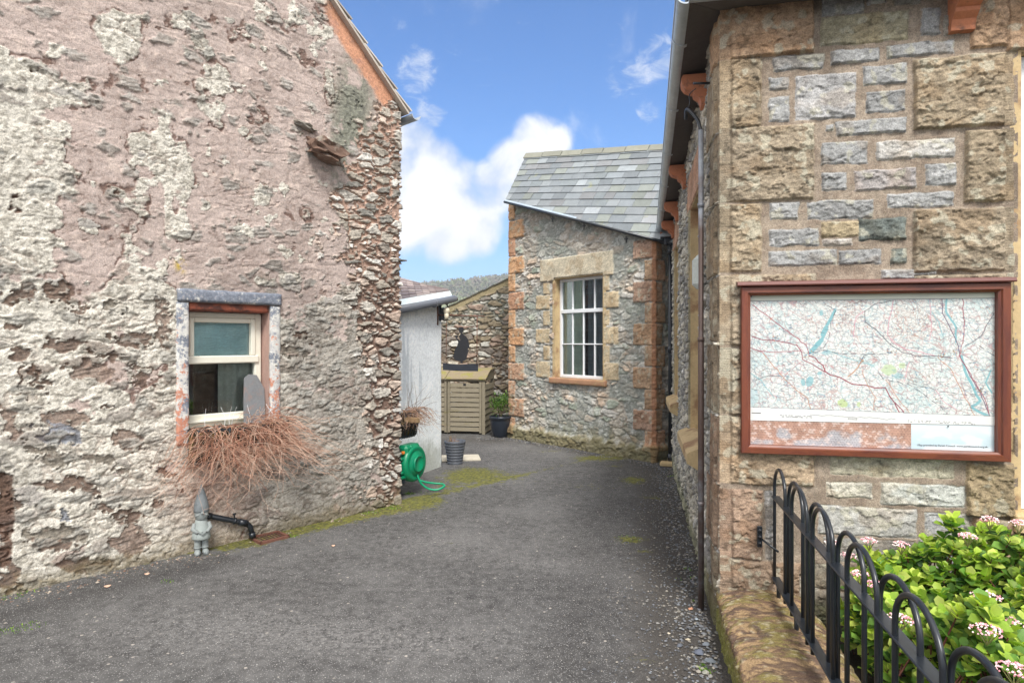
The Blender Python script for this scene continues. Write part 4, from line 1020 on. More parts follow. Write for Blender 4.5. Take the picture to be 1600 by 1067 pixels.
for s in (-1, 1):
    b.tube([hc_+fy*s*.02+fx*.04+Vector((0, 0, .312)), hc_+fy*s*.045+fx*.022+Vector((0, 0, .298))], [.009, .006], 8)
    b.tube([hc_+fy*s*.045+Vector((0, 0, .24)), hc_+fy*s*.060+fx*.012+Vector((0, 0, .20)), hc_+fy*s*.03+fx*.05+Vector((0, 0, .18))], [.016, .016, .012], 10)
    for q in range(4): b.tube([hc_+fy*(s*.028-s*.008*q)+fx*(.052+.002*q)+Vector((0, 0, .186-.006*q)), hc_+fy*(s*.018-s*.008*q)+fx*(.062)+Vector((0, 0, .180-.006*q))], .0042, 6)
b.build('bearded_head', M_gn, gn)
b = MB(); b.lathe([(.0,.322),(.053,.325),(.054,.34),(.049,.38),(.038,.425),(.026,.465),(.013,.50),(.004,.525),(0,.53)], hc_-fx*.003, 22, Mg)
b.build('pointed_hat', mat('gnome_hat', L4(126, 132, 134), .7, tint=L4(96, 102, 106), tscale=10), gn)

# ================================================================ hose reel
ax = Vector((.90, -.436, 0)).normalized(); sx_ = Vector((.436, .90, 0)).normalized(); Mr = Matrix((sx_, Vector((0, 0, 1)), ax)).transposed()
hc0 = Vector((-1.035, 6.55, .345)); hr = thing('hose_reel', 'round green hose reel with black bracket hung beside the corner of the cottage', 'hose reel', tuple(hc0))
M_grn = mat('green_plastic', (.0, .235, .105), .38, var=.05, finev=.02, bump=.05, tint=(.0, .20, .10, 1), tscale=5)
b = MB(); b.lathe([(.0,-.11),(.14,-.11),(.172,-.095),(.188,-.05),(.192,0),(.190,.03),(.176,.055),(.150,.062),(.140,.055),(.115,.06),(.112,.072),(.0,.072)], hc0, 40, Mr)
b.box(hc0+Vector((0, 0, .10))-ax*.02-sx_*.05, (.22, .20, .13), Mr, .03)
b.box(hc0+Vector((0, 0, .175))-ax*.02-sx_*.0, (.17, .05, .13), Mr, .02)
for z in (.07, -.07, -.12): b.box(hc0-sx_*.17+Vector((0, 0, z))-ax*.03, (.10, .035, .11), Mr, .012)
body = b.build('reel_casing', M_grn, hr)
b = MB(); b.lathe([(0,.070),(.082,.070),(.088,.078),(.086,.092),(.074,.096),(.070,.090),(0,.092)], hc0, 32, Mr); b.build('hub_cap', M_grn, hr)
b = MB(); b.box(hc0-sx_*.235-ax*.03, (.045, .36, .10), Mr, .01); b.box(hc0-sx_*.19-ax*.03+Vector((0, 0, -.16)), (.12, .05, .09), Mr, .01); b.build('wall_bracket', mat('navy_plastic', (.012, .02, .035), .5), hr)
b = MB(); b.box(hc0-sx_*.185+ax*.02+Vector((0, 0, .135)), (.035, .03, .03), Mr, .006); b.build('orange_button', mat('orange_plastic', (.8, .22, .02), .4), hr)
b = MB(); hp = [hc0+ax*.06+Vector((0, 0, -.10)), hc0+ax*.085+Vector((0, 0, -.16)), hc0+ax*.11+sx_*.02+Vector((0, 0, -.215)), hc0+ax*.16+sx_*.06+Vector((0, 0, -.262)), hc0+ax*.22+sx_*.10+Vector((0, 0, -.278)),
     hc0+ax*.262+sx_*.14+Vector((0, 0, -.268)), hc0+ax*.27+sx_*.20+Vector((0, 0, -.25)), hc0+ax*.22+sx_*.22+Vector((0, 0, -.24)), hc0+ax*.15+sx_*.18+Vector((0, 0, -.232)), hc0+ax*.09+sx_*.12+Vector((0, 0, -.215)), hc0+ax*.04+sx_*.08+Vector((0, 0, -.19))]
def smooth_path(p, k=4):
    p = [Vector(q) for q in p]; out = []
    for i in range(len(p)-1):
        a = p[max(0, i-1)]; b_ = p[i]; c = p[i+1]; d = p[min(len(p)-1, i+2)]
        for j in range(k):
            t = j/k; out.append(.5*((2*b_)+(c-a)*t+(2*a-5*b_+4*c-d)*t*t+(3*b_-a-3*c+d)*t**3))
    return out+[p[-1]]
b.tube(smooth_path(hp), .0105, 10); b.build('hose', mat('green_hose', (.0, .30, .14), .35), hr)
b = MB(); b.box((-1.20, 6.55, .80), (.05, .05, .56), Mr, .004); pst = b.build('wooden_post', mat('post_wood', L4(150, 124, 90), .85), None, (-1.20, 6.55, .5)); tag(pst, 'short weathered wooden post standing behind the twiggy basket at the cottage corner', 'post')

# ================================================================ white outbuilding
RB = Vector((-.905, 8.1, 0)); dO = Vector((.40, .916, 0)).normalized(); nO = Vector((dO.y, -dO.x, 0)); LB = RB-dO*1.55
ob = thing('white_outbuilding', 'low outbuilding with pale pebbledashed wall, tiled roof and white fascia behind the cottage corner', 'outbuilding', tuple(RB))
OW = Wall([(LB.x, LB.y), (RB.x, RB.y), (RB.x-nO.x*2.4, RB.y-nO.y*2.4)], u0=1.55, rc=.02)
def topO(u): return np.where(u < 0, 2.11+.155*u, 2.11+u*.0)
def fnO(U, Z):
    one = np.ones(U.shape+(3,)); nB = fbm(U*3, Z*3, 4, 902)-.5; nC = fbm(U*60, Z*60, 3, 903)-.5; nS_ = fbm(U*14, Z*1.5, 4, 904)-.5
    col = one*lin((242, 247, 250))*(1+.5*nC+.15*nB)[..., None]
    col = mixc(col, one*lin((172, 182, 192)), sst(nS_+nB*.6, .05, .22)*.55*sst(Z, .5, 1.2))
    col = mixc(col, one*lin((140, 142, 118)), (1-sst(Z+nB*.5+nS_*.3, .06, .42))*.6)
    return .004*nC+.006*nB+.003*vnoise(U*110, Z*110, 5), col
me = OW.build('wall', seq(-1.55, .012, 0, .1, 2.4), seq(-.05, .012, 2.12), fnO, (), topO); link('wall', me, mat('pebbledash', attr=True, rough=.9, var=.03, fine=160, finev=.12, bump=.6, bdist=.003), ob)
def ray(px, py, Y): return Vector(((px-800)/F*Y, Y, 1.6-(py-533.5)/F*Y))
G0 = ray(604, 473, 7.0); G1 = ray(703, 456, 8.12); T0 = ray(604, 429, 8.9); T1 = ray(699, 453.5, 8.3)
b = MB(); NR = 7
for i in range(NR):
    f0 = i/NR; f1 = (i+1)/NR+.02; a = G0.lerp(T0, f0); b_ = G1.lerp(T1, f0); c = G1.lerp(T1, f1); d = G0.lerp(T0, f1); up_ = Vector((0, 0, .022))
    nt_ = 9
    for k in range(nt_):
        s0 = k/nt_; s1 = (k+1)/nt_-.004; cc = lin(random.choice([(164,150,148),(150,140,140),(172,160,156),(140,128,128)]))*random.uniform(.85, 1.1); b.col = tuple(float(x) for x in cc)
        b.prism([a.lerp(b_, s0)+up_*random.uniform(.8, 1.2), a.lerp(b_, s1)+up_, d.lerp(c, s1)+up_*.2, d.lerp(c, s0)+up_*.2], (0, 0, -.018))
b.col = tuple(float(x) for x in lin((150, 140, 138))); bk = Vector((-3.0, 10.2, 2.15)); b.add([T0, T1, bk], [(0, 1, 2)])
b.build('roof', mat('brown_tiles', attr=True, rough=.8), ob)
b = MB(); ff = [G0, G1]; fn_ = nO
b.prism([G0+Vector((0, 0, .012)), G1+Vector((0, 0, .012)), G1+Vector((0, 0, -.062))+nO*.04, G0+Vector((0, 0, -.062))+nO*.04], nO*-.02+Vector((0, 0, .004))); b.build('fascia', mat('blue_white_fascia', L4(232, 244, 246), .4, bump=.03), ob)
b = MB(); ga = G0+nO*.055+Vector((0, 0, -.098)); gb = G1+nO*.055+Vector((0, 0, -.092))+dO*.06; b.tube([ga, gb-dO*.06, gb], [.048, .046, .034], 14); b.tube([ga.lerp(gb, .62), ga.lerp(gb, .635)], .054, 14)
b.build('gutter', mat('grey_gutter', L4(112, 116, 124), .3, var=.1), ob)
b = MB(); b.prism([G0+Vector((0, 0, -.07))+nO*.03, G1+Vector((0, 0, -.07))+nO*.03, G1+Vector((0, 0, -.07))-nO*.25, G0+Vector((0, 0, -.07))-nO*.25], (0, 0, -.02)); b.build('soffit', M_soff, ob)

# wall lamp and hanging sign on its corner
lm = thing('wall_lamp', 'black ringed wall lantern with cream glass on the outbuilding corner', 'lamp', (-.86, 8.06, 2.0)); lc = Vector((-.855, 8.04, 1.97))
b = MB(); b.tube([lc+Vector((-.005, 0, .055)) + Vector((.045*math.cos(a), -.01, .062*math.sin(a))) for a in np.linspace(0, 2*math.pi, 21)[:-1]], .009, 8, closed=True); b.box(lc+Vector((-.055, .0, -.01)), (.02, .05, .20), None, .004); b.box(lc+Vector((.02, -.005, .108)), (.05, .05, .02), None, .005)
b.box(lc+Vector((-.03, .01, -.02)), (.05, .04, .16), None, .006); b.build('bracket', M_black, lm)
b = MB(); b.lathe([(0,-.085),(.028,-.08),(.030,-.02),(.022,-.012),(.036,.0),(.040,.035),(.026,.06),(0,.065)], lc+Vector((.028, -.05, -.005)), 16); b.build('lamp_glass', mat('cream_glass', L4(238, 226, 200), .25, bump=0), lm)
M_sil = mat('black_sheet', (.014, .014, .018), .5, var=.1, bump=.05)
sg = thing('hanging_sign', 'rusty rod frame with black cut-out of a bonneted woman hanging over the bin store', 'sign', (-.6, 8.0, 1.9))
Ys = 8.0
def sp(px, py): return ray(px, py, Ys)
b = MB(); b.tube([sp(683, 492), sp(757, 494)], .007, 8); b.tube([sp(684, 478), sp(684, 508)], .009, 8); b.tube([sp(697.5, 493), sp(697.0, 569)], .004, 6); b.tube([sp(745.5, 493), sp(745.0, 571)], .0055, 6); b.tube([sp(697, 511), sp(745.5, 511)], .0035, 6)
b.build('rod_frame', M_rust, sg)
zz_ = [(252,212),(300,207),(332,206),(336,240),(328,268),(316,290),(322,306),(345,330),(375,350),(400,385),(412,430),(418,485),(425,522),(402,520),(398,545),(415,548),(405,578),(398,600),(384,640),(378,690),(350,712),(318,722),(320,755),(272,752),(290,735),(285,722),(250,720),(215,710),(190,690),(186,668),(172,665),(190,600),(192,565),(215,520),(240,480),(252,430),(225,390),(208,355),(195,322),(215,330),(246,330),(250,350),(236,372),(262,398),(280,412),(278,380),(262,350),(278,320),(290,300),(272,288),(262,258),(264,236)]
ol = [sp(690+x/9.7, 490+y/9.7) for x, y in zz_]
b = MB(); b.prism(ol, (0, .004, 0)); b.build('woman_silhouette', M_sil, sg)
b = MB(); q4 = [sp(692, 567), sp(715, 569.5), sp(747, 568), sp(747, 580), sp(715, 579.5), sp(692, 578)]; b.prism(q4, (0, .02, 0)); b.build('base_plate', mat('blue_black_plate', (.02, .024, .035), .5), sg)

# ================================================================ bin store
bo = Vector((-.462, 10.85, 0)); ex = Vector((-.984, .178, 0)).normalized(); ey = Vector((.178, .984, 0)).normalized(); Mb = Mx(ex, ey)
bs = thing('bin_store', 'wooden slatted bin store with curved mossy lid between outbuilding and annexe', 'bin store', tuple(bo))
def bp_(x, y, z): return bo+ex*x+ey*y+Vector((0, 0, z))
def slat_panel(x0, x1, z0, z1, name, plate=False):
    b = MB(); n_ = 10; gh = (z1-z0-.03)/n_
    for k in range(n_):
        b.box(bp_((x0+x1)/2, .012, z0+.015+gh*(k+.5)), (x1-x0-.06, .016, gh*.84), Mb @ Matrix.Rotation(R(-9), 3, 'X'), .003)
    b.box(bp_(x0+.02, -.002, (z0+z1)/2), (.04, .03, z1-z0), Mb, .003); b.box(bp_(x1-.02, -.002, (z0+z1)/2), (.04, .03, z1-z0), Mb, .003)
    o = b.build(name, M_wood, bs)
    if plate: b = MB(); b.box(bp_((x0+x1)/2, -.006, z1-.04), (.045, .006, .028), Mb, .001); b.build('name_plate', M_black, o)
slat_panel(.06, .66, .03, .90, 'door', True); slat_panel(.68, 1.30, .03, .90, 'door')
b = MB()
for x in (.03, 1.33): b.box(bp_(x, .03, .46), (.055, .055, .92), Mb, .004); b.box(bp_(x, .72, .52), (.055, .055, 1.04), Mb, .004)
b.box(bp_(.67, .055, .46), (.06, .03, .9), Mb, .003); b.box(bp_(.68, .03, .925), (1.36, .06, .035), Mb, .003); b.build('frame', M_wood, bs)
def lidz(t): return .945+.16*math.sin(min(1, t*1.35)*math.pi/2)
for x in (0.0, 1.345):
    b = MB()
    for k in range(9):
        z = .03+k*.105; y1 = .76
        t0 = 0.0
        if z+.09 > .93: continue
        b.box(bp_(x+.008, .375, z+.045), (.016, .70, .094), Mb @ Matrix.Rotation(R(8 if x == 0 else -8), 3, 'Y'), .003)
    arc = [bp_(x, .0, .93)]+[bp_(x, .76*t, lidz(t)-.02) for t in np.linspace(0, 1, 9)]+[bp_(x, .76, .93)]
    b.prism(arc, ex*.016); b.build('side_panel', M_wood, bs)
for x0, x1 in ((-.02, .70), (.71, 1.39)):
    b = MB(); T_ = np.linspace(-.04, 1.02, 10)
    for a, c in zip(T_[:-1], T_[1:]):
        p0 = bp_(x0, .76*a, lidz(max(0, a))); p1 = bp_(x0, .76*c-.006, lidz(max(0, c))-.0005); b.prism([p0, p1, p1+Vector((0, 0, .018)), p0+Vector((0, 0, .018))], ex*(x1-x0))
    b.build('lid', mat('mossy_lid', L4(144, 130, 104), .85, var=.15, vscale=6, stretch=(1, 1, 1), tint=L4(134, 128, 66), tscale=6, tlo=.48, thi=.62), bs)

# ================================================================ pots
pc = Vector((-.195, 10.62, 0)); up_ = thing('urn_pot', 'large dark blue round planter at the foot of the annexe quoins', 'plant pot', tuple(pc))
b = MB(); b.lathe([(0,0),(.115,0),(.120,.03),(.135,.06),(.160,.16),(.172,.26),(.172,.30),(.186,.31),(.192,.325),(.192,.35),(.180,.355),(.170,.34),(.165,.31),(0,.30)], pc, 36); b.build('bowl', mat('blue_black_glaze', (.018, .024, .036), .35, bump=.08), up_)
b = MB(); b.lathe([(0,.30),(.164,.305),(.10,.325),(0,.33)], pc, 20); b.build('soil', mat('soil_b', (.03, .022, .016), .95, bump=.9, bdist=.01), up_)
def leaf(mb, p, d_, up__, L_, W_, fold=.25):
    d_ = d_.normalized(); s_ = d_.cross(up__)
    if s_.length < 1e-5: s_ = d_.orthogonal()
    s_.normalize(); n_ = s_.cross(d_).normalized()
    pts = [p, p+d_*L_*.3+s_*W_*.42+n_*W_*fold, p+d_*L_*.70+s_*W_*.47+n_*W_*fold*.8, p+d_*L_-n_*L_*.08, p+d_*L_*.70-s_*W_*.47+n_*W_*fold*.8, p+d_*L_*.3-s_*W_*.42+n_*W_*fold, p+d_*L_*.33, p+d_*L_*.67]
    mb.add(pts, [(0, 1, 6), (1, 2, 7, 6), (2, 3, 7), (3, 4, 7), (4, 5, 6, 7), (5, 0, 6)], True)
def leafmat(name, tr=(.25, .42, .06, 1)):
    m = bpy.data.materials.new(name); m.use_nodes = True; n = NT(m.node_tree)
    a = n.n('ShaderNodeAttribute', attribute_name='Col').outputs[0]; tc = n.n('ShaderNodeTexCoord').outputs['Object']
    f = n.noise(tc, 60, 3, .6).outputs[0]; v = n.m('MULTIPLY_ADD', f, .5, .75); base = n.mix(1.0, a, n.n('ShaderNodeCombineXYZ', i={0: v, 1: v, 2: v}).outputs[0], 'MULTIPLY')
    p = n.n('ShaderNodeBsdfPrincipled', i={'Base Color': base, 'Roughness': .5, 'Specular IOR Level': .35})
    t = n.n('ShaderNodeBsdfTranslucent', i={'Color': n.mix(1.0, base, (1.6, 1.9, .7, 1), 'MULTIPLY')})
    mx = n.n('ShaderNodeMixShader', i={0: .28, 1: p.outputs[0], 2: t.outputs[0]}); n.n('ShaderNodeOutputMaterial', i={0: mx.outputs[0]}); return m
M_leaf = leafmat('shrub_leaves'); rl = random.Random(31)
sh = thing('potted_shrub', 'small glossy evergreen shrub with two bare stems growing in the dark blue planter', 'shrub', (pc.x, pc.y, .32))
b = MB(); tips = []
for a, h_ in ((.0, .30), (2.2, .26), (4.2, .22), (1.1, .24)):
    p0 = pc+Vector((0, 0, .31)); p1 = p0+Vector((math.cos(a)*.05, math.sin(a)*.05, h_*.45)); p2 = p0+Vector((math.cos(a)*.11, math.sin(a)*.10, h_)); b.tube([p0, p1, p2], [.010, .008, .005], 8); tips += [p1.lerp(p2, .5), p2]
b.build('stems', mat('bark', L4(112, 96, 78), .9), sh)
b = MB()
for k in range(620):
    c = rl.choice(tips); q = Vector((rl.gauss(0, .055), rl.gauss(0, .055), rl.gauss(.03, .05))); d_ = (q+Vector((rl.gauss(0, .03), rl.gauss(0, .03), .04))).normalized()
    cc = lin(rl.choice([(94,126,52),(72,104,44),(120,150,70),(60,92,44)]))*rl.uniform(.7, 1.2); b.col = tuple(float(x) for x in cc); leaf(b, c+q, d_, Vector((0, 0, 1)), rl.uniform(.03, .055), rl.uniform(.014, .022))
b.build('foliage', M_leaf, sh, fix=False)
pr = Vector((-.745, 8.27, 0)); rp = thing('ribbed_pot', 'grey ribbed plastic planter with a few dry shoots beside the outbuilding corner', 'plant pot', tuple(pr))
prof = [(0,0),(.092,0)]
for k in range(7): z = .01+k*.037; r = .094+.0055*k; prof += [(r+.003, z), (r+.0075, z+.031), (r+.002, z+.034)]
prof += [(.134,.272),(.139,.276),(.140,.306),(.132,.310),(.125,.30),(.12,.27),(0,.265)]
b = MB(); b.lathe(prof, pr, 36); b.build('planter', mat('grey_plastic', L4(86, 90, 98), .5, bump=.1), rp)
b = MB(); b.lathe([(0,.262),(.119,.266),(.06,.282),(0,.288)], pr, 18); b.build('soil', mat('soil_r', (.04, .03, .02), .95, bump=.9, bdist=.01), rp)
b = MB()
for k in range(26):
    a = rl.uniform(0, 6.28); r = rl.uniform(0, .09); p = pr+Vector((math.cos(a)*r-.02, math.sin(a)*r, .27)); v = Vector((rl.gauss(-.1, .3), rl.gauss(0, .3), 1)).normalized(); h_ = rl.uniform(.03, .13) if p.x < pr.x else rl.uniform(.02, .07)
    b.col = tuple(float(x) for x in lin(rl.choice([(176,156,120),(150,128,96),(132,96,76)]))); b.tube([p, p+v*h_*.5, p+v*h_+Vector((rl.gauss(0, .015), 0, 0))], [.003, .0025, .001], 4, False)
o = b.build('dry_shoots', M_stem, None, (pr.x, pr.y, .27), fix=False); tag(o, 'few pale dry shoots sticking up from the grey ribbed planter', 'dead plant')
b = MB(); b.box((-.70, 8.62, .015), (.52, .36, .03), Matrix.Rotation(R(8), 3, 'Z'), .006); o = b.build('paving_slab', mat('pale_slab', L4(196, 188, 170), .85), None, (-.70, 8.62, 0)); tag(o, 'pale paving slab lying flat behind the grey ribbed planter', 'paving slab')

# ================================================================ ANNEXE details
a0, a1, c0, c1 = WA; dA_, nA_, _ = plane_basis(AW, 1)
reveal(annex, AW, a0, a1, c0, c1, .13, M_sand, seg=1, room=1.2, front=.016)
bw_ = (a1-a0-.08)/4
w_ = sash(annex, AW, a0+.002, a1-.002, c0+.002, c1-.002, .115, 'window', [a0+.04+bw_*k for k in (1, 2, 3)], [1.56], 2.06, None, .042, .018, 1)
b = MB(); pts = [AW.at(a0-.02+k*.02, .9, -.150+.010*math.sin(k*1.5)-.006*math.sin(k*.7)) for k in range(26)]
b.add(pts+[p+Vector((0, 0, 1.75)) for p in pts], [(i, i+1, i+27, i+26) for i in range(25)], True); b.build('curtain', mat('green_curtain', L4(214, 226, 206), .9, bump=0), w_, fix=False)
b = MB(); pts = [AW.at(a0+.50+k*.02, .9, -.19+.014*math.sin(k*1.3)) for k in range(26)]
b.add(pts+[p+Vector((0, 0, 1.75)) for p in pts], [(i, i+1, i+27, i+26) for i in range(25)], True); b.build('curtain', mat('slate_curtain', L4(120, 132, 138), .9, bump=0), w_, fix=False)
roughbox(AW, a0-.10, a1+.07, c0-.088, c0, -.10, .055, 'window_sill', M_sill, annex, .003, 9, 1)
# roof plane through the cut eave and the level ridge
RA = ray(789, 315, 10.42); RBk = ray(1044, 379, 8.12)
lo, hi = 10.8, 14.0
for _ in range(50):
    mdl = (lo+hi)/2; Cc = ray(822, 243, mdl); nn_ = (RBk-RA).cross(Cc-RA); dr = Vector(((1056-800)/F, 1, (533.5-228)/F)); Yd = nn_.dot(RA-Vector((0, 0, 1.6)))/nn_.dot(dr); Dd = Vector((0, 0, 1.6))+dr*Yd
    if Dd.z > Cc.z: lo = mdl
    else: hi = mdl
e1 = (Dd-Cc).normalized(); nn_ = nn_.normalized(); nn_ = nn_ if nn_.z > 0 else -nn_; e2 = nn_.cross(e1).normalized(); e2 = e2 if e2.z > 0 else -e2
D2 = Dd+e1*1.2; B2 = RBk+(D2-Dd)
b = MB(); rq = random.Random(5)
slates(b, [RA, RBk, B2+e2*.02, D2, Cc], e1, e2, .150, .25, SLC, .007, .011, rq)
b.build('roof', M_slate, annex)
b = MB(); lo_ = [RA, RBk, B2, D2, Cc]; b.prism([p-nn_*.006 for p in lo_], -nn_*.03); b.build('roof_boarding', M_soff, annex)
# far slope and gable so that it closes
back_ = Vector((e2.x, e2.y, 0)).normalized(); b = MB(); K1 = Cc+back_*2.2-Vector((0, 0, 1.75)); K2 = D2+back_*2.2-Vector((0, 0, 1.75)); b.prism([Cc, D2, K2, K1], (0, 0, -.03)); b.build('far_slope', M_slate, annex)
b = MB(); k = 0; Lr = (D2-Cc).length
while k*.40 < Lr:
    p0 = Cc+e1*(k*.40-.01)+Vector((0, 0, .012)); p1 = p0+e1*.385; s_ = Vector((0, 0, 1)); b.col = tuple(float(x) for x in lin((138, 138, 126))*rq.uniform(.85, 1.1))
    f_ = -e2*.11; r_ = back_*.09-Vector((0, 0, .07)); t_ = Vector((0, 0, .028+.004*(k % 2)))
    for s3, e3 in ((f_, nn_*.02), (r_, Vector((0, 0, .02)))): b.prism([p0+t_, p1+t_, p1+s3+t_, p0+s3+t_], -e3)
    k += 1
b.build('ridge_tiles', mat('ridge_stone', attr=True, rough=.85), annex)
# thin gutter/lead edge following the cut eave
b = MB(); g0 = RA+Vector((-.01, -.02, -.012)); g1 = RBk+Vector((0, -.02, -.012)); b.tube([g0, g0.lerp(g1, .5), g1], .020, 8)
b.build('gutter', M_black, annex)
b = MB(); b.prism([RA+nn_*.012, RA.lerp(RBk, .5)+nn_*.012, RA.lerp(RBk, .5)+nn_*.012+e2*.03, RA+nn_*.012+e2*.03], nn_*.008); b.build('lead_flashing', mat('blue_lead', L4(170, 184, 196), .45), annex)
b = MB()
def tie(px, py):
    u_, z_ = Ap(px, py); p = AW.at(u_, z_, .035); b.box(p, (.012, .012, .09), Mx(dA_, nA_)); b.box(p+Vector((0, 0, .01)), (.06, .012, .012), Mx(dA_, nA_))
for q_ in ((866, 343), (915, 355), (981, 375)): b = MB(); tie(*q_); b.build('iron_tie', M_black, annex)
# black downpipe in the corner
dp = Vector((2.045, 8.17, 0)); b = MB(); b.tube([dp+Vector((0, 0, .02)), dp+Vector((0, 0, 2.80))], .028, 14)
for z in (.06, 1.45, 2.72): b.tube([dp+Vector((0, 0, z)), dp+Vector((0, 0, z+.09))], .035, 14)
b.tube(smooth_path([dp+Vector((0, 0, 2.78)), dp+Vector((-.03, 0, 2.86)), dp+Vector((-.10, .02, 2.90))]), .034, 12)
b.box(dp+Vector((-.02, .0, 2.88)), (.14, .12, .09), Mx(dS, nS), .012); b.box(dp+Vector((-.06, .0, 2.935)), (.12, .14, .02), Mx(dS, nS), .004)
b.build('downpipe', M_black, annex)
b = MB(); b.box((2.01, 8.10, .035), (.22, .14, .05), Matrix.Rotation(R(-20), 3, 'Z'), .01); b.build('drain_shoe_block', M_sand, annex)

# ================================================================ SCHOOL details
def ez(Y): return 3.37-.07*(Y-3.9)
def sY(u): return SCc[1] + (-u)*.9801          # plan Y of a point on the lane wall
EA = SW.at(0, 0, 0); cornerO = Vector((SCc[0], SCc[1], 0))+nS*.185+nF*.185
farO = Vector((SX(8.45), 8.45, 0))+nS*.15
ridge_in = 2.6
A_ = cornerO+Vector((0, 0, ez(3.3)+.03)); B_ = farO+Vector((0, 0, ez(8.45)+.03))
inn = -nS*ridge_in; A3_ = A_+inn+dS*-2.4+Vector((0, 0, 2.3)); B3_ = B_+inn+Vector((0, 0, 2.3)) - dS*1.5; B2_ = B_-dS*1.5
e1 = (A_-B_).normalized(); nr = e1.cross(inn+Vector((0, 0, 2.3))).normalized(); nr = nr if nr.z > 0 else -nr; e2s = nr.cross(e1); e2s = e2s if e2s.z > 0 else -e2s
b = MB(); slates(b, [B_, A_, A3_, B3_], e1, e2s, .24, .30, SLC, .010, .02, rq); b.build('roof', M_slate, school)
Fr_ = cornerO+dFr*4.9+Vector((0, 0, ez(3.3)+.03)); A4 = A3_; F4 = Fr_-nF*2.4+Vector((0, 0, 2.3))
nr2 = dFr.cross(-nF*2.4+Vector((0, 0, 2.3))).normalized(); nr2 = nr2 if nr2.z > 0 else -nr2; e2f = nr2.cross(dFr); e2f = e2f if e2f.z > 0 else -e2f
b = MB(); slates(b, [A_, Fr_, F4, A4], dFr, e2f, .24, .30, SLC, .010, .02, rq); b.build('roof', M_slate, school)
zc = Vector((0, 0, -.028))
b = MB(); q0 = SW.at(-.0, ez(3.4), -.10); b.prism([A_+zc, B_+zc, B_-nS*.30+zc+Vector((0, 0, .05)), A_-nS*.30-nF*.3+zc+Vector((0, 0, .05))], (0, 0, -.022)); b.build('soffit', M_soff, school)
b = MB(); b.prism([A_+zc*.9, Fr_+zc*.9, Fr_-nF*.30+zc+Vector((0, 0, .05)), A_-nF*.30-nS*.3+zc+Vector((0, 0, .05))], (0, 0, -.022)); b.build('soffit', M_soff, school)
def half_gutter(p0, p1, sd, r=.052):
    b = MB(); prof = [(r*math.cos(a), r*math.sin(a)) for a in np.linspace(math.pi, 2*math.pi, 13)]; prof += [(x*.9, y*.9+.003) for x, y in prof[::-1]]
    b.prism([p0+sd*x+Vector((0, 0, y)) for x, y in prof], p1-p0, False)
    for t in np.linspace(.08, .95, 6):
        q = p0.lerp(p1, t); dd = (p1-p0).normalized()*.03; pf = [(x*1.08, y*1.08) for x, y in prof]; b.prism([q+sd*x+Vector((0, 0, y)) for x, y in pf], dd)
    b.tube([p0+sd*r, p1+sd*r], .006, 6); return b
half_gutter(A_+nS*.012+Vector((0, 0, .0)), B_+nS*.012+Vector((0, 0, .0)), nS).build('gutter', M_lead, school)
half_gutter(A_+nF*.012+Vector((0, 0, .0)), Fr_+nF*.012, nF).build('gutter', M_lead, school)
def corbel(base, nv, tv, top):
    prof = [(0,0),(.165,0),(.175,-.02),(.172,-.055),(.150,-.085),(.115,-.10),(.098,-.105),(.094,-.125),(.088,-.13),(.062,-.15),(.052,-.18),(.050,-.20),(0,-.205)]
    b = MB(); b.prism([base+nv*x+Vector((0, 0, top+y))-tv*.055 for x, y in prof], tv*.11); return b
for Y in (4.12, 5.8, 6.95, 7.75, 8.28):
    u_ = -(Y-SCc[1])/.9801; corbel(SW.at(u_, 0, 0), nS, dS, ez(Y)-.03).build('corbel', M_orange, school)
for s in (1.17, 2.75, 4.2): corbel(SW.at(s, 0, 0), nF, dFr, ez(3.3)-.03).build('corbel', M_orange, school)
# lane windows
for a, b_, c_, d_ in LW:
    reveal(school, SW, a, b_, c_, d_, .15, M_sand, room=1.0, front=.012)
    sash(school, SW, a+.002, b_-.002, c_+.002, d_-.002, .13, 'window', [(a+b_)/2], [], (c_+d_)/2)
    b = MB(); P0 = SW.at(a-.12, c_+.0, -.05); P1 = SW.at(b_+.12, c_, -.05)
    prf = [(-.02, .012), (.10, -.035), (.115, -.05), (.115, -.115), (.04, -.16), (-.02, -.17)]
    b.prism([P0+nS*(.05+x)+Vector((0, 0, z)) for x, z in prf], P1-P0); b.build('window_sill', M_sand, school)
# front window
reveal(school, SW, WF[0], WF[1], WF[2], WF[3], .10, M_sand, seg=1, room=1.4, front=.012)
w_ = sash(school, SW, WF[0]+.002, WF[1]-.002, WF[2]+.002, WF[3]-.002, .07, 'window', [], [], 1.52, None, .05, .02, 1)
b = MB()
b.box(SW.at((WF[0]+WF[1])/2, 2.26, -.063), (WF[1]-WF[0]-.11, .05, .05), Mx(dFr, nF), .004); b.box(SW.at(WF[0]+.065, 1.9, -.063), (.03, .045, .70), Mx(dFr, nF), .004); b.build('glazing_bar', M_white, w_)
b = MB(); b.box(SW.at((WF[0]+WF[1])/2, 2.66, -.085), (WF[1]-WF[0]-.04, .012, .76), Mx(dFr, nF)); b.build('white_panel', M_white, w_)
b = MB(); b.box(SW.at((WF[0]+WF[1])/2, WF[2]-.05, .02), (WF[1]-WF[0]+.1, .10, .09), Mx(dFr, nF), .006); b.build('window_sill', M_sand, school)
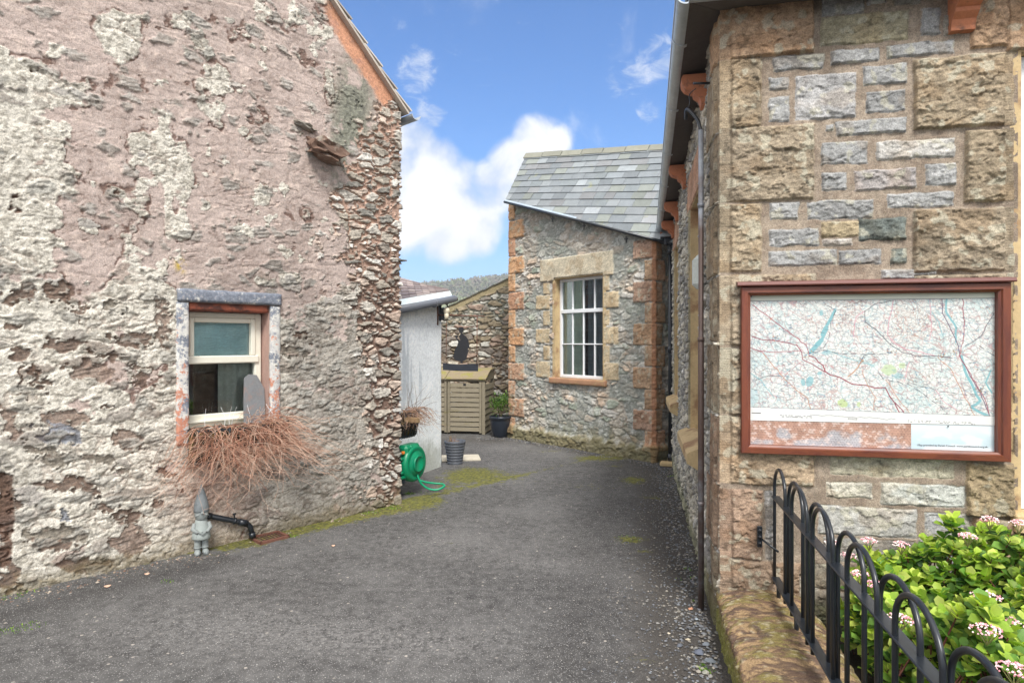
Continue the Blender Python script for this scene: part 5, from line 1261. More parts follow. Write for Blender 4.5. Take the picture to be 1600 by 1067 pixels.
# brown downpipe with its black cable, meter box
cp = Vector((SX(3.78)-.068, 3.78, 0)); b = MB(); b.tube([cp+Vector((0, 0, .0)), cp+Vector((0, 0, 1.62)), cp+Vector((0, 0, 1.625)), cp+Vector((0, 0, 2.86))], [.018, .018, .0155, .0155], 12)
for z in (.62, 1.6, 2.4): b.tube([cp+Vector((0, 0, z)), cp+Vector((0, 0, z+.025))], .0205, 12)
b.build('conduit', mat('brown_conduit', L4(96, 80, 74), .45, var=.12, tint=L4(150, 156, 164), tscale=1.2, tlo=.45, thi=.6, metal=.3), school)
b = MB(); b.tube(smooth_path([cp+Vector((0, 0, 2.84)), cp+Vector((-.01, .03, 2.93)), cp+Vector((-.05, .12, 3.03)), cp+Vector((-.045, .16, 2.98))]), .010, 8); b.tube(smooth_path([cp+Vector((-.05, .12, 3.03)), cp+Vector((-.03, .13, 3.07)), cp+Vector((-.035, .12, 3.12)), cp+Vector((-.0, .10, 3.15))]), .003, 6)
b.tube([cp+Vector((-.045, .0, 3.14)), cp+Vector((.05, .0, 3.14))], .008, 8); b.build('cable', M_black, school)
mp = SW.at(-(4.2-3.5)/.98, 0, .05); b = MB(); b.box(Vector((mp.x, mp.y, 2.06)), (.14, .09, .22), Mx(dS, nS), .03); b.build('junction_box', mat('pale_plastic', L4(200, 208, 204), .45), school)

# ================================================================ notice board with map
Mf = Mx(dFr, nF)
nb = thing('map_board', 'brown wooden frame on the front wall holding a large road map and smaller prints', 'notice board', tuple(SW.at(.77, 1.45, .04)))
def Bq(px, py, off=.062): return SW.uv(px, py, 1, off)
L0 = Bq(1158, 450); L1 = Bq(1158, 709); R0 = Bq(1579, 440); R1 = Bq(1579, 720)
s0, s1 = L0[0], R0[0]; zt = (L0[1]+R0[1])/2; zb = (L1[1]+R1[1])/2
i0 = Bq(1171, 461, .02)[0]; i1 = Bq(1558, 455, .03)[0]; it = zt-.045; ib = zb+.045
def fbar(pts_in, name, m):
    """bevelled frame bar: outer edge -> inner edge, mitred"""
    b = MB(); (ou0, oz0), (ou1, oz1), (iu1, iz1), (iu0, iz0) = pts_in
    def row(t, off): return [SW.at(ou0+(iu0-ou0)*t, oz0+(iz0-oz0)*t, off), SW.at(ou1+(iu1-ou1)*t, oz1+(iz1-oz1)*t, off)]
    rows = [row(0, .014), row(0, .068), row(.08, .074), row(.70, .076), row(.80, .066), row(1, .060), row(1, .014)]
    vs = [p for r in rows for p in r]; k = len(rows)
    fs = [(2*i, 2*i+1, (2*i+3) % (2*k), (2*i+2) % (2*k)) for i in range(k)]; fs += [tuple(2*i for i in range(k)), tuple(2*i+1 for i in range(k-1, -1, -1))]
    b.add(vs, fs); return b.build(name, m, nb)
iu0, iu1 = s0+.048, s1-.055
fbar([(s0, zt), (s1, zt), (iu1, it), (iu0, it)], 'frame_rail', M_brownx); fbar([(s0, zb), (s1, zb), (iu1, ib), (iu0, ib)], 'frame_rail', M_brownx)
fbar([(s0, zb), (s0, zt), (iu0, it), (iu0, ib)], 'frame_stile', M_brown); fbar([(s1, zb), (s1, zt), (iu1, it), (iu1, ib)], 'frame_stile', M_brown)
b = MB(); pz = zt+.002; p0 = SW.at(s0-.022, pz, .0); p1 = SW.at(s1+.012, pz, .0)
b.prism([p0+nF*.0, p0+nF*.095, p0+nF*.098+Vector((0, 0, .006)), p0+nF*.090+Vector((0, 0, .022)), p0+nF*.0+Vector((0, 0, .034))], p1-p0); b.build('capping', mat('capping_wood', L4(104, 56, 48), .5, var=.15, stretch=(1, 7, 7), bump=.3), nb)
b = MB(); b.box(SW.at((s0+s1)/2, (zt+zb)/2, .018), (s1-s0-.02, .012, zt-zb-.02), Mf); b.build('backboard', mat('back_board', L4(190, 190, 180), .8), nb)
# ---- the map, drawn as coloured faces on a fine sheet
rm = np.random.RandomState(3)
def draw_map(nu=640, nv=338, w_=1254.0, h_=660.0):
    X, Y = np.meshgrid(np.linspace(0, w_, nu), np.linspace(0, h_, nv))     # Y down
    one = np.ones(X.shape+(3,)); img = one*lin((244, 247, 243))
    nA = fbm(X/160, Y/160, 4, 11); nB = fbm(X/40, Y/40, 4, 12)
    body = (Y > 34)&(Y < 590+X*.020)
    img = mixc(img, one*lin((208, 232, 232)), ((nA > .52)*sst(nB, .4, .6)*body)*.5)
    for s, w, c, k in ((55, 1.4, (200,140,148), .6), (34, 1.2, (150,154,162), .6), (80, 1.7, (190,126,118), .5), (24, 1.0, (160,168,174), .5), (45, 1.4, (140,186,196), .5)):
        wx = fbm(X/50, Y/50, 3, s)*1.2; f1, f2, i_, _, _ = worley(X/s+wx, Y/s+wx*.7, s); d = (f2-f1)*s*.5
        img = mixc(img, one*lin(c), (1-sst(d, w*.5, w*1.6))*k*(i_ > .25)*body)
    hl = np.exp(-((X-840)/110)**2-((Y-150)/120)**2)+.8*np.exp(-((X-510)/90)**2-((Y-110)/90)**2)+.7*np.exp(-((X-860)/80)**2-((Y-430)/50)**2)+.5*np.exp(-((X-330)/60)**2-((Y-140)/50)**2)
    ct = np.abs(np.modf(fbm(X/70, Y/70, 4, 21)*14)[0]-.5); img = mixc(img, one*lin((190, 150, 132)), (1-sst(ct, .05, .20))*np.clip(hl*1.3, 0, 1)*.75*body)
    def line(pts, w, c, k=1.0, dash=0, wob=0):
        nonlocal img
        pts = [(x-163+rm.uniform(-wob, wob), y-150+rm.uniform(-wob, wob)) for x, y in pts]; acc_ = 0
        out = []
        for i in range(len(pts)-1):                      # roughen the line like a road on a map
            (x0, y0), (x1, y1) = pts[i], pts[i+1]; n_ = max(1, int(math.hypot(x1-x0, y1-y0)/22))
            for j in range(n_): t = j/n_; out.append((x0+(x1-x0)*t+(rm.normal(0, 2.2) if j else 0), y0+(y1-y0)*t+(rm.normal(0, 2.2) if j else 0)))
        out.append(pts[-1])
        for (x0, y0), (x1, y1) in zip(out[:-1], out[1:]):
            i0_ = max(0, int((min(x0, x1)-w-3)/w_*nu)); i1_ = min(nu, int((max(x0, x1)+w+3)/w_*nu)+2); j0_ = max(0, int((min(y0, y1)-w-3)/h_*nv)); j1_ = min(nv, int((max(y0, y1)+w+3)/h_*nv)+2)
            if i1_ <= i0_ or j1_ <= j0_: continue
            x = X[j0_:j1_, i0_:i1_]; y = Y[j0_:j1_, i0_:i1_]; L2 = (x1-x0)**2+(y1-y0)**2+1e-6; t = np.clip(((x-x0)*(x1-x0)+(y-y0)*(y1-y0))/L2, 0, 1)
            d = np.hypot(x-x0-t*(x1-x0), y-y0-t*(y1-y0)); a = (1-sst(d, w*.5-.6, w*.5+1.3))*k
            acc_ += 1
            if dash and acc_ % 2: a = a*.25
            img[j0_:j1_, i0_:i1_] = mixc(img[j0_:j1_, i0_:i1_], np.ones(x.shape+(3,))*lin(c), a)
    CY = (148, 200, 208)
    def blob(x, y, rx, ry, c, k=.8):
        nonlocal img; d = ((X-x+163)/rx)**2+((Y-y+150)/ry)**2+(nB-.5)*1.6; img = mixc(img, one*lin(c), (1-sst(d, .7, 1.0))*k)
    line([(622,238),(598,285),(570,335),(552,390),(540,412)], 15, CY); line([(552,390),(520,425),(498,448)], 22, CY); line([(560,360),(575,330)], 26, CY); blob(551,248,12,16,CY); blob(895,535,42,32,(206,226,180)); blob(962,515,26,20,(206,226,180)); blob(663,714,27,22,(200,220,150)); blob(745,718,12,16,(206,224,170))
    blob(540,560,14,10,CY); blob(490,600,22,26,CY); blob(455,610,12,20,CY); blob(945,572,24,14,CY,.6); blob(190,690,26,50,(196,226,232),.6); blob(1100,190,8,30,CY,.5); blob(572,455,26,12,CY,.6)
    line([(1185,180),(1180,250),(1205,290),(1230,330),(1228,400)], 9, CY); line([(1255,470),(1270,540),(1300,600),(1325,660),(1345,690),(1300,720),(1385,766)], 12, CY); line([(1395,540),(1370,600),(1400,650)], 7, CY); line([(1110,250),(1145,300),(1165,370)], 5, CY, .7)
    line([(580,440),(650,470),(760,500),(820,520)], 4, CY, .8); line([(170,560),(230,600),(300,690)], 5, CY, .7)
    RED = (176, 92, 108); MAR = (158, 48, 76); OR = (206, 150, 116); DK = (96, 96, 106); PK = (226, 168, 182)
    line([(185,205),(260,258),(330,312),(400,365),(470,412),(483,450),(487,470)], 3.4, RED); line([(180,370),(230,386),(330,396),(420,414),(448,452),(452,490),(500,512),(570,552),(600,570)], 3.6, MAR)
    line([(487,470),(520,482),(560,520),(572,552),(600,570),(650,582),(710,614),(800,625),(880,632),(900,672),(925,705),(948,752)], 4.4, MAR); line([(930,708),(960,738),(975,757)], 3.6, MAR)
    line([(200,440),(300,452),(380,450),(440,446)], 2.8, RED); line([(240,458),(330,562),(360,595),(420,650),(480,690),(495,745)], 3, OR); line([(170,430),(240,455)], 2.4, RED)
    line([(765,488),(740,530),(715,556),(690,576)], 6, OR, .8); line([(760,490),(770,470),(820,462)], 2.6, DK); line([(920,190),(900,280),(890,360),(925,405),(990,440),(1060,450),(1130,470),(1200,478)], 3.2, PK, 1, 0); line([(775,242),(733,270),(724,300),(720,375)], 3.2, PK); line([(1100,180),(1110,300),(1100,390)], 2.6, PK)
    line([(775,242),(778,300),(830,335),(870,375),(905,412),(960,450),(1030,470),(1140,470),(1210,480)], 2.8, DK); line([(775,242),(830,205),(920,190)], 2.4, DK); line([(480,465),(560,440),(660,462),(800,462),(905,455)], 2.6, DK, 1, 1); line([(565,195),(625,240),(600,300),(590,382),(560,432)], 2.8, DK, 1, 1)
    line([(840,540),(870,588),(990,610),(1070,660),(1130,705),(1185,755)], 2.8, DK, 1, 1); line([(990,605),(1130,640),(1280,662),(1390,655)], 2.6, DK, 1, 1); line([(880,590),(940,680),(1000,757)], 2.2, OR); line([(1160,180),(1162,255),(1195,320),(1240,420),(1250,480),(1275,520),(1310,590),(1345,650),(1390,765)], 4.2, (136,120,140)); line([(1258,180),(1270,300),(1262,400),(1245,470),(1300,560),(1370,690),(1385,750)], 3.2, RED)
    line([(1410,260),(1350,368),(1300,405),(1272,418)], 2.4, DK); line([(1320,405),(1380,448),(1412,468)], 2.6, DK, 1, 1); line([(1140,475),(1200,530),(1240,610),(1280,690),(1320,765)], 2.6, OR); line([(760,540),(790,620),(830,680),(820,745)], 2.2, OR); line([(1130,640),(1160,690),(1230,735)], 2.4, PK)
    line([(340,600),(370,560),(420,520),(450,500)], 2, RED, .8); line([(200,600),(250,580),(330,575)], 2.4, DK); line([(1000,500),(985,560),(975,600)], 2.4, PK); line([(640,235),(700,215),(760,190)], 2.2, DK, 1, 1)
    for k in range(900):                                # place names: tiny dark dashes
        x = rm.uniform(170, 1390); y = rm.uniform(192, 740); L_ = rm.uniform(7, 22); line([(x, y), (x+L_, y)], 1.5, (92, 92, 98) if k % 4 else (70, 150, 190), .75, 0)
    for k in range(90): x = rm.uniform(170, 1390); y = rm.uniform(192, 740); blob(x, y, rm.uniform(2, 5), rm.uniform(2, 4), random.choice([(90,150,190),(150,140,110),(210,150,90),(150,200,210)]), .8)
    for x, y in ((488,465),(760,492),(1230,455),(1350,640),(905,450),(310,380),(1160,468)): 
        for k in range(14): blob(x+rm.normal(0, 10), y+rm.normal(0, 9), 4, 3, random.choice([(170,160,130),(60,150,190),(200,130,90),(110,110,110)]), .8)
    edge = (np.abs(Y-34-(-X*.0)) < 1.6)|(np.abs(Y-590-X*.020) < 1.6); img = np.where(edge[..., None], lin((150, 156, 158)), img)
    img = np.where(((Y > 591+X*.02))[..., None], one*lin((248, 249, 247)), img); img = np.where((Y < 33)[..., None], one*lin((240, 243, 228)), img)
    for k in range(90): x = rm.choice([rm.uniform(330, 500), rm.uniform(985, 1330)]); y = 150+618+x*.02-163*.02+rm.choice([9, 16]); line([(x, y), (x+rm.uniform(3, 9), y)], 1.8, (70, 70, 74), .9)
    line([(180,771),(228,772)], 3, (40,40,40)); line([(490,774),(930,790)], 1.2, (90,90,90)); line([(690,789),(735,790),(735,796),(690,795),(690,789)], 1.2, (80,80,80))
    return img
mi = draw_map(); nv_, nu_ = mi.shape[:2]
mtop = it+.006; mb0 = Bq(1171, 656.5, .03)[1]; mb1 = Bq(1558, 664.5, .03)[1]
def sheet(img, u0, u1, zt_, zb0, zb1, off, name, m, wav=.0012):
    nv, nu = img.shape[:2]; U = np.linspace(u0, u1, nu)[None, :]*np.ones((nv, 1)); t = np.linspace(0, 1, nv)[:, None]; zb_ = np.linspace(zb0, zb1, nu)[None, :]; Z = zt_*(1-t)+zb_*t
    x, y, nx, ny = SW.frame(U[0]); o_ = off+wav*(fbm(U*4, Z*3, 3, 5)-.5)*2
    me = grid_mesh(name, x[None, :]+nx[None, :]*o_, y[None, :]+ny[None, :]*o_, Z, img); return link(name, me, m, nb)
M_paper = mat('printed_paper', attr=True, rough=.45, var=0, finev=0, bump=0, spec=.3)
sheet(mi*.74, iu0-.004, iu1+.004, mtop, mb0, mb1, .0300, 'map_sheet', M_paper)
um = Bq(1424, 690, .03)[0]
nu2, nv2 = 260, 60; X, Y = np.meshgrid(np.linspace(0, 82, nu2), np.linspace(0, 12, nv2)); row_ = np.floor(Y); f1, f2, i_, _, _ = worley(X/1.5+.5*np.mod(row_, 2), Y/1.05, 9, .35)
top_ = fbm(X/9, Y/6, 4, 3)+.45*(1-Y/12)-.18; cR = mixc(np.ones(X.shape+(3,))*lin((176, 174, 178)), np.ones(X.shape+(3,))*lin((178, 142, 126)), sst(top_, .30, .52)); cR = mixc(cR, np.ones(X.shape+(3,))*lin((222, 204, 196)), (i_ > .72)*.5); cR = cR*(.55+.45*sst(f2-f1, .02, .2))[..., None]*(.75+.5*fbm(X/3, Y/3, 3, 8))[..., None]
sheet(cR, iu0-.004, um, max(mb0, mb1)+.01, ib-.006, ib-.006, .0272, 'tile_photo_sheet', M_paper)
X, Y = np.meshgrid(np.linspace(0, 1, 90), np.linspace(0, 1, 30)); ci = mixc(np.ones(X.shape+(3,))*lin((214, 224, 228)), np.ones(X.shape+(3,))*lin((186, 206, 214)), sst(fbm(X*4, Y*3, 4, 2), .4, .6)*sst(Y, 0, .8))
sheet(ci, um, iu1+.004, max(mb0, mb1)+.01, ib-.006, ib-.006, .0265, 'info_sheet', M_paper)
fc_ = bpy.data.curves.new('caption', 'FONT'); fc_.body = 'Map provided by Parish Council  www.parishcouncil.org.uk'; fc_.size = .0125; fc_.extrude = .0002; fo = bpy.data.objects.new('caption', fc_); C.objects.link(fo)
bpy.context.view_layer.update(); me = bpy.data.meshes.new_from_object(fo.evaluated_get(bpy.context.evaluated_depsgraph_get())); bpy.data.objects.remove(fo); bpy.data.curves.remove(fc_)
Lw = max(v.co.x for v in me.vertices); k_ = (iu1-um-.06)/Lw; tp = SW.at(um+.03, ib+.018, .0285)
me.transform(Matrix.Translation(tp) @ Matrix((dFr, Vector((0, 0, 1)), nF)).transposed().to_4x4() @ Matrix.Diagonal((k_, k_, 1, 1))); link('caption', me, mat('ink', (.03, .03, .04), .6, bump=0), nb)
b = MB()
def pin(px, py):
    u_, z_ = Bq(px, py, .034); b.lathe([(0, 0), (.004, .0), (.003, .004), (0, .005)], SW.at(u_, z_, .031), 8, Matrix((dFr, Vector((0, 0, 1)), nF)).transposed())
for q_ in ((1482, 666), (1556, 660), (1174, 463), (1555, 457)): b = MB(); pin(*q_); b.build('drawing_pin', M_black, nb)

# ================================================================ low wall and railing
LWW = thing('low_boundary_wall', 'low sandstone wall with rounded mossy coping running from the school corner', 'wall', (1.1, 3.0, 0))
nu, nv = 620, 110; tt = np.linspace(0, 3.6, nu); pr_ = []
for k in range(nv):
    f = k/(nv-1)
    if f < .3: q = f/.3; pr_.append((-.015, -.02+.19*q))
    elif f < .75: a = (f-.3)/.45*math.pi; pr_.append((.215-.235*math.cos(a), .17+.085*math.sin(a)**.8))
    else: q = (f-.75)/.25; pr_.append((.45-.0*q, .17-.19*q))
pr_ = np.array(pr_); TT, KK = np.meshgrid(tt, np.arange(nv)); PO = pr_[:, 0][:, None]+0*TT; PZ = pr_[:, 1][:, None]+0*TT
cen = np.array([.215, .08]); rx = PO-cen[0]; rz = PZ-cen[1]; rr_ = np.hypot(rx, rz)+1e-6
arc_ = np.concatenate([[0], np.cumsum(np.hypot(*np.diff(pr_, axis=0).T))])[:, None]+0*TT
nA = fbm(TT*9, arc_*7, 6, 951, .6)-.5; nB = fbm(TT*34, arc_*16, 5, 952, .6)-.5; nC = fbm(TT*70, arc_*50, 3, 953)-.5; stt = ridg(TT*30+nA*7, arc_*7+nA*3, 5, 954)-.5
dsp = .030*nA+.018*nB+.009*nC+.016*stt
ew = fbm(arc_*5+0*TT, TT*0, 3, 955)*.12
jnt = np.minimum(np.abs(TT-.50-ew), np.minimum(np.abs(TT-1.35-ew), np.abs(TT-2.3-ew))); dsp -= .020*(1-sst(jnt, .004, .018)); dsp += -.02*(TT < .0)
jv = (1-sst(np.abs(arc_-.17), .003, .012))*(PO < .1); dsp -= .012*jv
O_ = PO+rx/rr_*dsp; Zz = PZ+rz/rr_*dsp
st0 = Vector((SCc[0], SCc[1], 0))-nF*.0
Xw = st0.x - dS.x*0 + (-(-dS.x))*TT*1.0; 
dirL = Vector((dS.x, dS.y, 0))                                   # towards the camera
Xw = st0.x+dirL.x*(TT-.04)-nS.x*O_; Yw = st0.y+dirL.y*(TT-.04)-nS.y*O_
one = np.ones(TT.shape+(3,)); cl_ = mixc(one*lin((166, 140, 106)), one*lin((122, 98, 82)), sst(nA+nB*.9+stt*.5, -.06, .12)); cl_ = mixc(cl_, one*lin((146, 138, 76)), sst(nB+nA*.8+.04, .03, .2)*.65); cl_ = mixc(cl_, one*lin((206, 196, 172)), sst(nC+nB, .2, .3)*.5)
cl_ = mixc(cl_, one*lin((92, 74, 68)), sst(stt+nB*.6-nA, .12, .24)*.75); cl_ = mixc(cl_, one*lin((122, 130, 62)), sst(.2-Zz+nB*.1, 0, .12)*.6); cl_ = cl_*(1-.5*(1-sst(jnt, .003, .012)))[..., None]
me = grid_mesh('stonework', Xw, Yw, Zz, cl_*.95); link('stonework', me, wall_m, LWW)
b = MB(); kk = tuple(range(0, nv)); e_ = [Vector((Xw[k, 0], Yw[k, 0], Zz[k, 0])) for k in range(nv)]; b.add(e_, [tuple(range(nv))]); b.build('end_stone', M_sand, LWW)
# railing
rg = thing('hooped_railing', 'black iron railing with overlapping hooped tops fixed along the low wall', 'railing', (1.3, 2.9, .2))
def RP(Y, z, off=0.0): return Vector((1.409-.2034/.979*(3.35-Y)+off*.979, Y-off*.2034, z))
b = MB()
for z, w2 in ((.775, .042), (.345, .042)):
    b = MB(); dd = (RP(3.37, z)-RP(.55, z)); b.box((RP(3.37, z)+RP(.55, z))/2, (dd.length, w2, .009), Mx(dirL, -nS), .002); b.build('rail', M_black, rg)
cen_ = [3.27,3.02,2.86,2.62,2.49,2.22,2.045,1.80,1.627,1.353,1.20,.95]
for i, yc in enumerate(cen_):
    off = -.009 if i % 2 == 0 else .011; hw = .142*(.9 if i == 0 else 1); top = .935-(.012 if i % 2 else 0); b = MB(); R__ = hw
    yb = yc+hw; ya = yc-hw; pts = [RP(yb, .30, off), RP(yb, .78, off)]
    for a in np.linspace(math.pi, 0, 17): pts.append(RP(yc-hw*math.cos(a), top-.115+.115*math.sin(a), off))
    pts += [RP(ya, .78, off), RP(ya, .30, off)]; b.tube(pts, .0086, 10)
    b.build('hoop', M_black, rg)
for yc in (2.95, 2.35, 1.72, 1.1): 
    b = MB(); b.tube([RP(yc, .34), RP(yc, .20)], .011, 10); b.build('foot', M_black, rg)
b = MB(); b.tube([RP(3.34, .34), RP(3.34, .23)], .011, 10); b.build('foot', M_black, rg)
b = MB(); fq = SW.uv(1187, 838, 1, .05); fp = SW.at(fq[0], fq[1], .05); b.box(fp, (.026, .014, .115), Mf, .003); b.tube([fp+Vector((0, 0, -.005)), RP(3.34, .49)], .006, 8)
for z in (-.035, 0, .035): b.tube([fp+nF*.006+Vector((0, 0, z)), fp+nF*.016+Vector((0, 0, z))], .009, 8)
b.build('wall_fixing', M_black, rg)

# ================================================================ shrub
rb_ = random.Random(77); shb = thing('flowering_shrub', 'dense evergreen shrub with yellow-green leaves and pink flower heads below the map board', 'shrub', (2.2, 2.6, .1))
def dome(x, y):
    """height of the shrub surface"""
    t = (x-1.62)/1.5; 
    z = .51+.12*float(sst(np.array(x), 1.75, 2.15)) + .10*math.sin(x*5.1+y*3.3)+.07*math.sin(y*7.7-x*2.1+1)
    e = min((x-(1.40+ (2.0-y)*-.17))/.10, (3.20-.207*(x-1.4)-y-.02)/.14, (y-1.15)/.4, (3.6-x)/.5); return z*max(0, min(1, e))**.5 if e > 0 else 0
b = MB(); sb = MB(); LC = [(168,190,74),(140,168,64),(100,138,58),(188,200,98),(62,96,46),(112,148,64)]
shoots = 0
while shoots < 2700:
    x = rb_.uniform(1.36, 3.0); y = rb_.uniform(1.3, 3.2); H = dome(x, y)
    if H < .2: continue
    f = 1-abs(rb_.gauss(0, .27)); z = .10+H*max(.15, min(1.03, f)); p = Vector((x, y, z)); shoots += 1; outer = f > .86
    v = Vector((rb_.gauss(-.15, .35), rb_.gauss(-.15, .35), 1)).normalized(); v = (v+Vector((-.5, -.3, 0))*max(0, .5-f)).normalized()
    if rb_.random() < .5: sb.tube([p-v*.16, p-v*.06, p], [.0035, .003, .0018], 5, False)
    nl = rb_.randint(7, 10); s_ = rb_.uniform(.8, 1.2)
    for k in range(nl):
        a = 2.4*k+rb_.uniform(-.3, .3); lv = k/nl; q = v.orthogonal().normalized(); q = Matrix.Rotation(a, 3, v) @ q
        d_ = (q*(1.0-.45*lv)+v*(.15+.75*lv)+Vector((0, 0, rb_.uniform(-.2, .15)))).normalized(); L_ = s_*(.060-.020*lv)*rb_.uniform(.8, 1.15)
        c = lin(rb_.choice(LC[:4] if outer and lv > .3 else LC[1:]))*rb_.uniform(.6, 1.25); b.col = tuple(float(t) for t in c)
        leaf(b, p-v*(.05*(1-lv)), d_, v, L_, L_*rb_.uniform(.70, .86), .16)
        if rb_.random() < .03: b.col = tuple(float(t) for t in lin((130, 92, 60)))
b.build('foliage', M_leaf, shb, fix=False); sb.build('twigs', mat('shrub_twigs', L4(110, 66, 52), .8), shb, fix=False)
M_fl = mat('flower_buds', attr=True, rough=.7, var=0, finev=0, bump=0)
def fl(px, py, Y, r=.032):
    b = MB(); c = ray(px, py, Y); c = Vector((c.x, c.y, max(.3, c.z)))
    for k in range(80):
        a = rb_.uniform(0, 6.28); q = r*math.sqrt(rb_.random()); cc = lin(rb_.choice([(250,230,230),(236,190,196),(214,140,152),(250,240,236),(226,168,176)])); b.col = tuple(float(t) for t in cc)
        p = c+Vector((math.cos(a)*q, math.sin(a)*q, .014*(1-(q/r)**2)+rb_.uniform(-.003, .003))); s_ = rb_.uniform(.0028, .0048)
        b.add([p+Vector((s_, 0, 0)), p+Vector((0, s_, 0)), p+Vector((-s_, 0, 0)), p+Vector((0, -s_, 0)), p+Vector((0, 0, s_)), p+Vector((0, 0, -s_))], [(0,1,4),(1,2,4),(2,3,4),(3,0,4),(1,0,5),(2,1,5),(3,2,5),(0,3,5)])
    for k in range(7): a = k*.9; b.col = tuple(float(t) for t in lin((110, 112, 62))); b.tube([c-Vector((0, 0, .045)), c+Vector((math.cos(a)*r*.6, math.sin(a)*r*.6, -.002))], [.0018, .0012], 4, False)
    b.build('flower_head', M_fl, shb, fix=False)
for px, py, Y in [(1546,812,2.75),(1592,818,2.7),(1358,845,2.95),(1408,851,2.9),(1344,897,2.6),(1366,913,2.5),(1541,932,2.15),(1542,985,1.95),(1572,972,2.05),(1584,1046,1.75),(1405,968,2.15),(1512,838,2.75),(1325,868,3.0),(1300,848,3.02)]: fl(px, py, Y, .046 if Y < 2.3 else .036)

# ================================================================ loose stuff
rs = random.Random(9)
def pebble(mb, p, s, col):
    mb.col = tuple(float(x) for x in col); a = rs.uniform(0, 6.28); ca, sa = math.cos(a), math.sin(a); vs = []
    for x, y, z in ((1,0,0),(.4,.85,.1),(-.6,.8,0),(-1,-.1,.1),(-.4,-.9,0),(.7,-.7,.05),(.1,.05,.75),(-.35,.3,.6),(.4,-.3,.62),(0,0,-.5)):
        x, y, z = x*rs.uniform(.75, 1.15)*s, y*rs.uniform(.55, 1.0)*s, z*s*rs.uniform(.5, .9); vs.append(p+Vector((x*ca-y*sa, x*sa+y*ca, z)))
    mb.add(vs, [(0,1,6),(1,2,7,6),(2,3,7),(3,4,8,7),(7,8,6),(4,5,8),(5,0,8),(0,6,8),(1,0,9),(2,1,9),(3,2,9),(4,3,9),(5,4,9),(0,5,9)])
mb = MB(); PCs = [(112,114,118),(134,132,128),(92,94,98),(150,144,134),(104,98,92),(124,128,134),(80,80,82)]
for k in range(5200):
    Y = 2.2+rs.random()**1.25*6.2; d = abs(rs.gauss(0, .26)); 
    if d > .75: continue
    X = SX(Y)-.03-d; s = rs.uniform(.004, .010)*(1.6 if rs.random() < .12 else 1)*(1.15 if d < .2 else .85); c = lin(rs.choice(PCs))*rs.uniform(.6, 1.1)
    pebble(mb, Vector((X, Y, s*.25+.003)), s, c)
for k in range(900):
    X = rs.uniform(-.6, 2.0); Y = 10.35-1.16*(X+.03)+rs.gauss(0, .12) if X > 0 else 10.4+rs.gauss(0, .15); pebble(mb, Vector((X, Y, .004)), rs.uniform(.006, .015), lin(rs.choice(PCs))*rs.uniform(.6, 1.1))
for px, py, s, c in [(1092,1022,.032,(96,102,116)),(1104,1008,.024,(110,116,124)),(1079,952,.020,(190,140,112)),(1094,952,.014,(196,160,130)),(1088,968,.016,(150,160,168)),(1062,1010,.022,(92,96,104)),(1102,1052,.022,(150,150,140)),(1120,990,.02,(120,120,110)),(1045,990,.012,(190,180,160)),(1110,1035,.03,(100,106,112)),(1075,1000,.016,(180,170,150))]:
    pebble(mb, gpt(px, py)+Vector((0, 0, s*.3)), s, lin(c))
for k in range(700):                                            # grit along the cottage
    u = rs.uniform(-.3, 3.2); p = CW.at(u, .003, .03+abs(rs.gauss(0, .12))); pebble(mb, p, rs.uniform(.003, .008)*(1.8 if rs.random() < .06 else 1), lin(rs.choice([(150,120,104),(170,150,130),(110,96,86),(190,176,160)]))*rs.uniform(.6, 1))
o = mb.build('loose_gravel', mat('gravel_stones', attr=True, rough=.85, var=.08, vscale=60, fine=200, finev=.12, bump=.3, bdist=.002), None, fix=False); struct(o, 'stuff')
mb = MB()
def tuft(p, n, h, sp, cols):
    for k in range(n):
        a = rs.uniform(0, 6.28); r = sp*math.sqrt(rs.random()); q = p+Vector((math.cos(a)*r, math.sin(a)*r*.8, 0)); hh = h*rs.uniform(.4, 1.1); l = Vector((rs.gauss(0, .5), rs.gauss(0, .5), 1)).normalized()*hh; s_ = Vector((math.cos(a+1), math.sin(a+1), 0))*.0025
        mb.col = tuple(float(x) for x in lin(rs.choice(cols))*rs.uniform(.7, 1.15)); mb.add([q-s_, q+s_, q+l*.6+s_*.7, q+l+Vector((l.x*.4, l.y*.4, -hh*.1)), q+l*.6-s_*.7], [(0, 1, 2, 3, 4)])
GG = [(124,160,54),(104,146,50),(150,176,74),(92,130,48)]
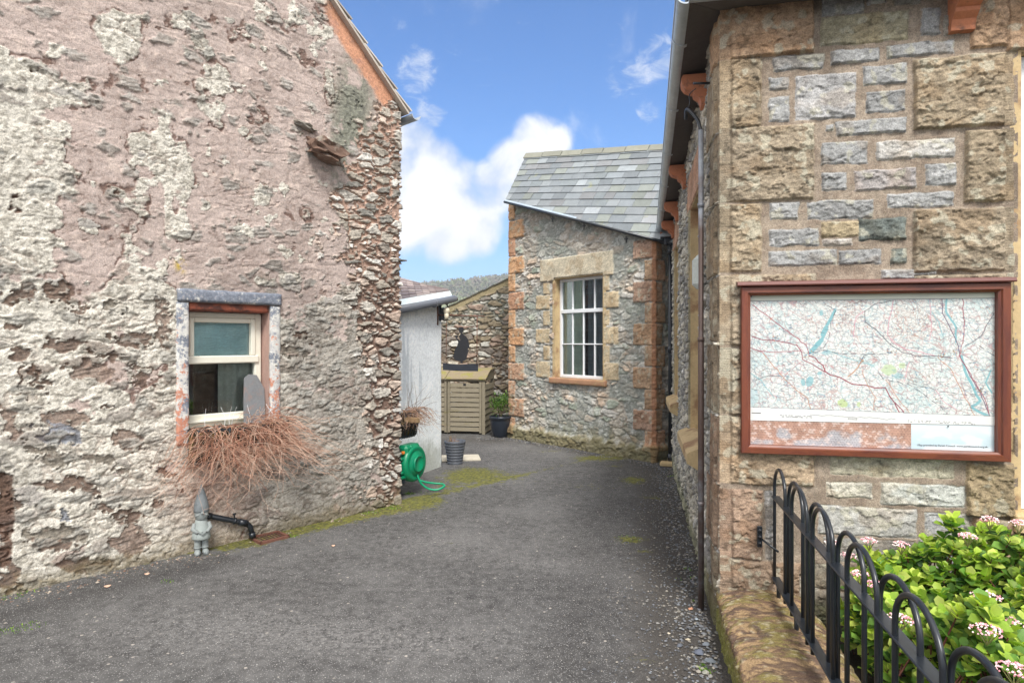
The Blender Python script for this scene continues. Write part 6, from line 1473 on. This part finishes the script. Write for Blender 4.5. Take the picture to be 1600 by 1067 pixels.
for px, py, n, h, w_ in [(15,930,60,.02,.10),(45,922,50,.02,.08),(70,912,50,.022,.07),(160,888,30,.018,.05),(45,978,60,.015,.09),(20,985,50,.015,.08),(262,908,24,.012,.05),(575,800,110,.022,.12),(610,794,90,.028,.10),(495,822,70,.015,.14),(455,838,50,.02,.07),(640,772,46,.035,.07),(665,770,30,.02,.1),
                          (985,842,60,.010,.13),(990,750,40,.010,.15),(1042,728,26,.05,.05),(1050,745,18,.03,.05),(1104,1050,30,.03,.03),(1098,1040,16,.03,.02),(1080,903,14,.02,.03),(1075,890,14,.02,.03),(1060,905,10,.015,.03),(530,812,40,.015,.08),(1100,895,10,.02,.02),(1085,940,10,.02,.02)]:
    tuft(gpt(px, py), n, h, w_, GG)
o = mb.build('grass_tufts', M_leaf, None, fix=False); struct(o, 'stuff')
lf_lab = ['curled pink-brown dead leaf near the cottage wall left of the gnome', 'larger dead leaf on the asphalt nearer the left edge of the lane', 'small pale dead leaf on the asphalt below the gnome', 'pale scrap of leaf on the moss beside the drain grate']
for (px, py, s), lb in zip([(229,896,.018),(167,915,.022),(262,868,.014),(520,852,.016)], lf_lab):
    b = MB(); p = gpt(px, py, .008); k_ = [Vector((math.cos(a)*s*(1+.3*math.sin(3*a)), math.sin(a)*s*.8, .004*math.sin(2*a))) for a in np.linspace(0, 6.28, 11)[:-1]]
    b.add([p+v for v in k_]+[p+Vector((0, 0, .006))], [(i, (i+1) % 10, 10) for i in range(10)]); o = b.build('dead_leaf', mat('dead_leaf_skin', L4(206, 168, 144), .8, bump=.1), None, (p.x, p.y, 0), fix=False); tag(o, lb, 'leaf', 'fallen leaves on the lane')

# ================================================================ haze between the lane and the hill
b = MB(); b.box((0, 150, 38), (2000, 2000, 84)); hz_ = b.build('haze', None)
hm = bpy.data.materials.new('haze'); hm.use_nodes = True; n = NT(hm.node_tree)
v = n.n('ShaderNodeVolumePrincipled', i={'Color': (.86, .92, 1.0, 1), 'Density': .0010, 'Anisotropy': .1}); o_ = n.n('ShaderNodeOutputMaterial'); hm.node_tree.links.new(v.outputs[0], o_.inputs['Volume'])
hz_.data.materials.append(hm); struct(hz_, 'stuff')
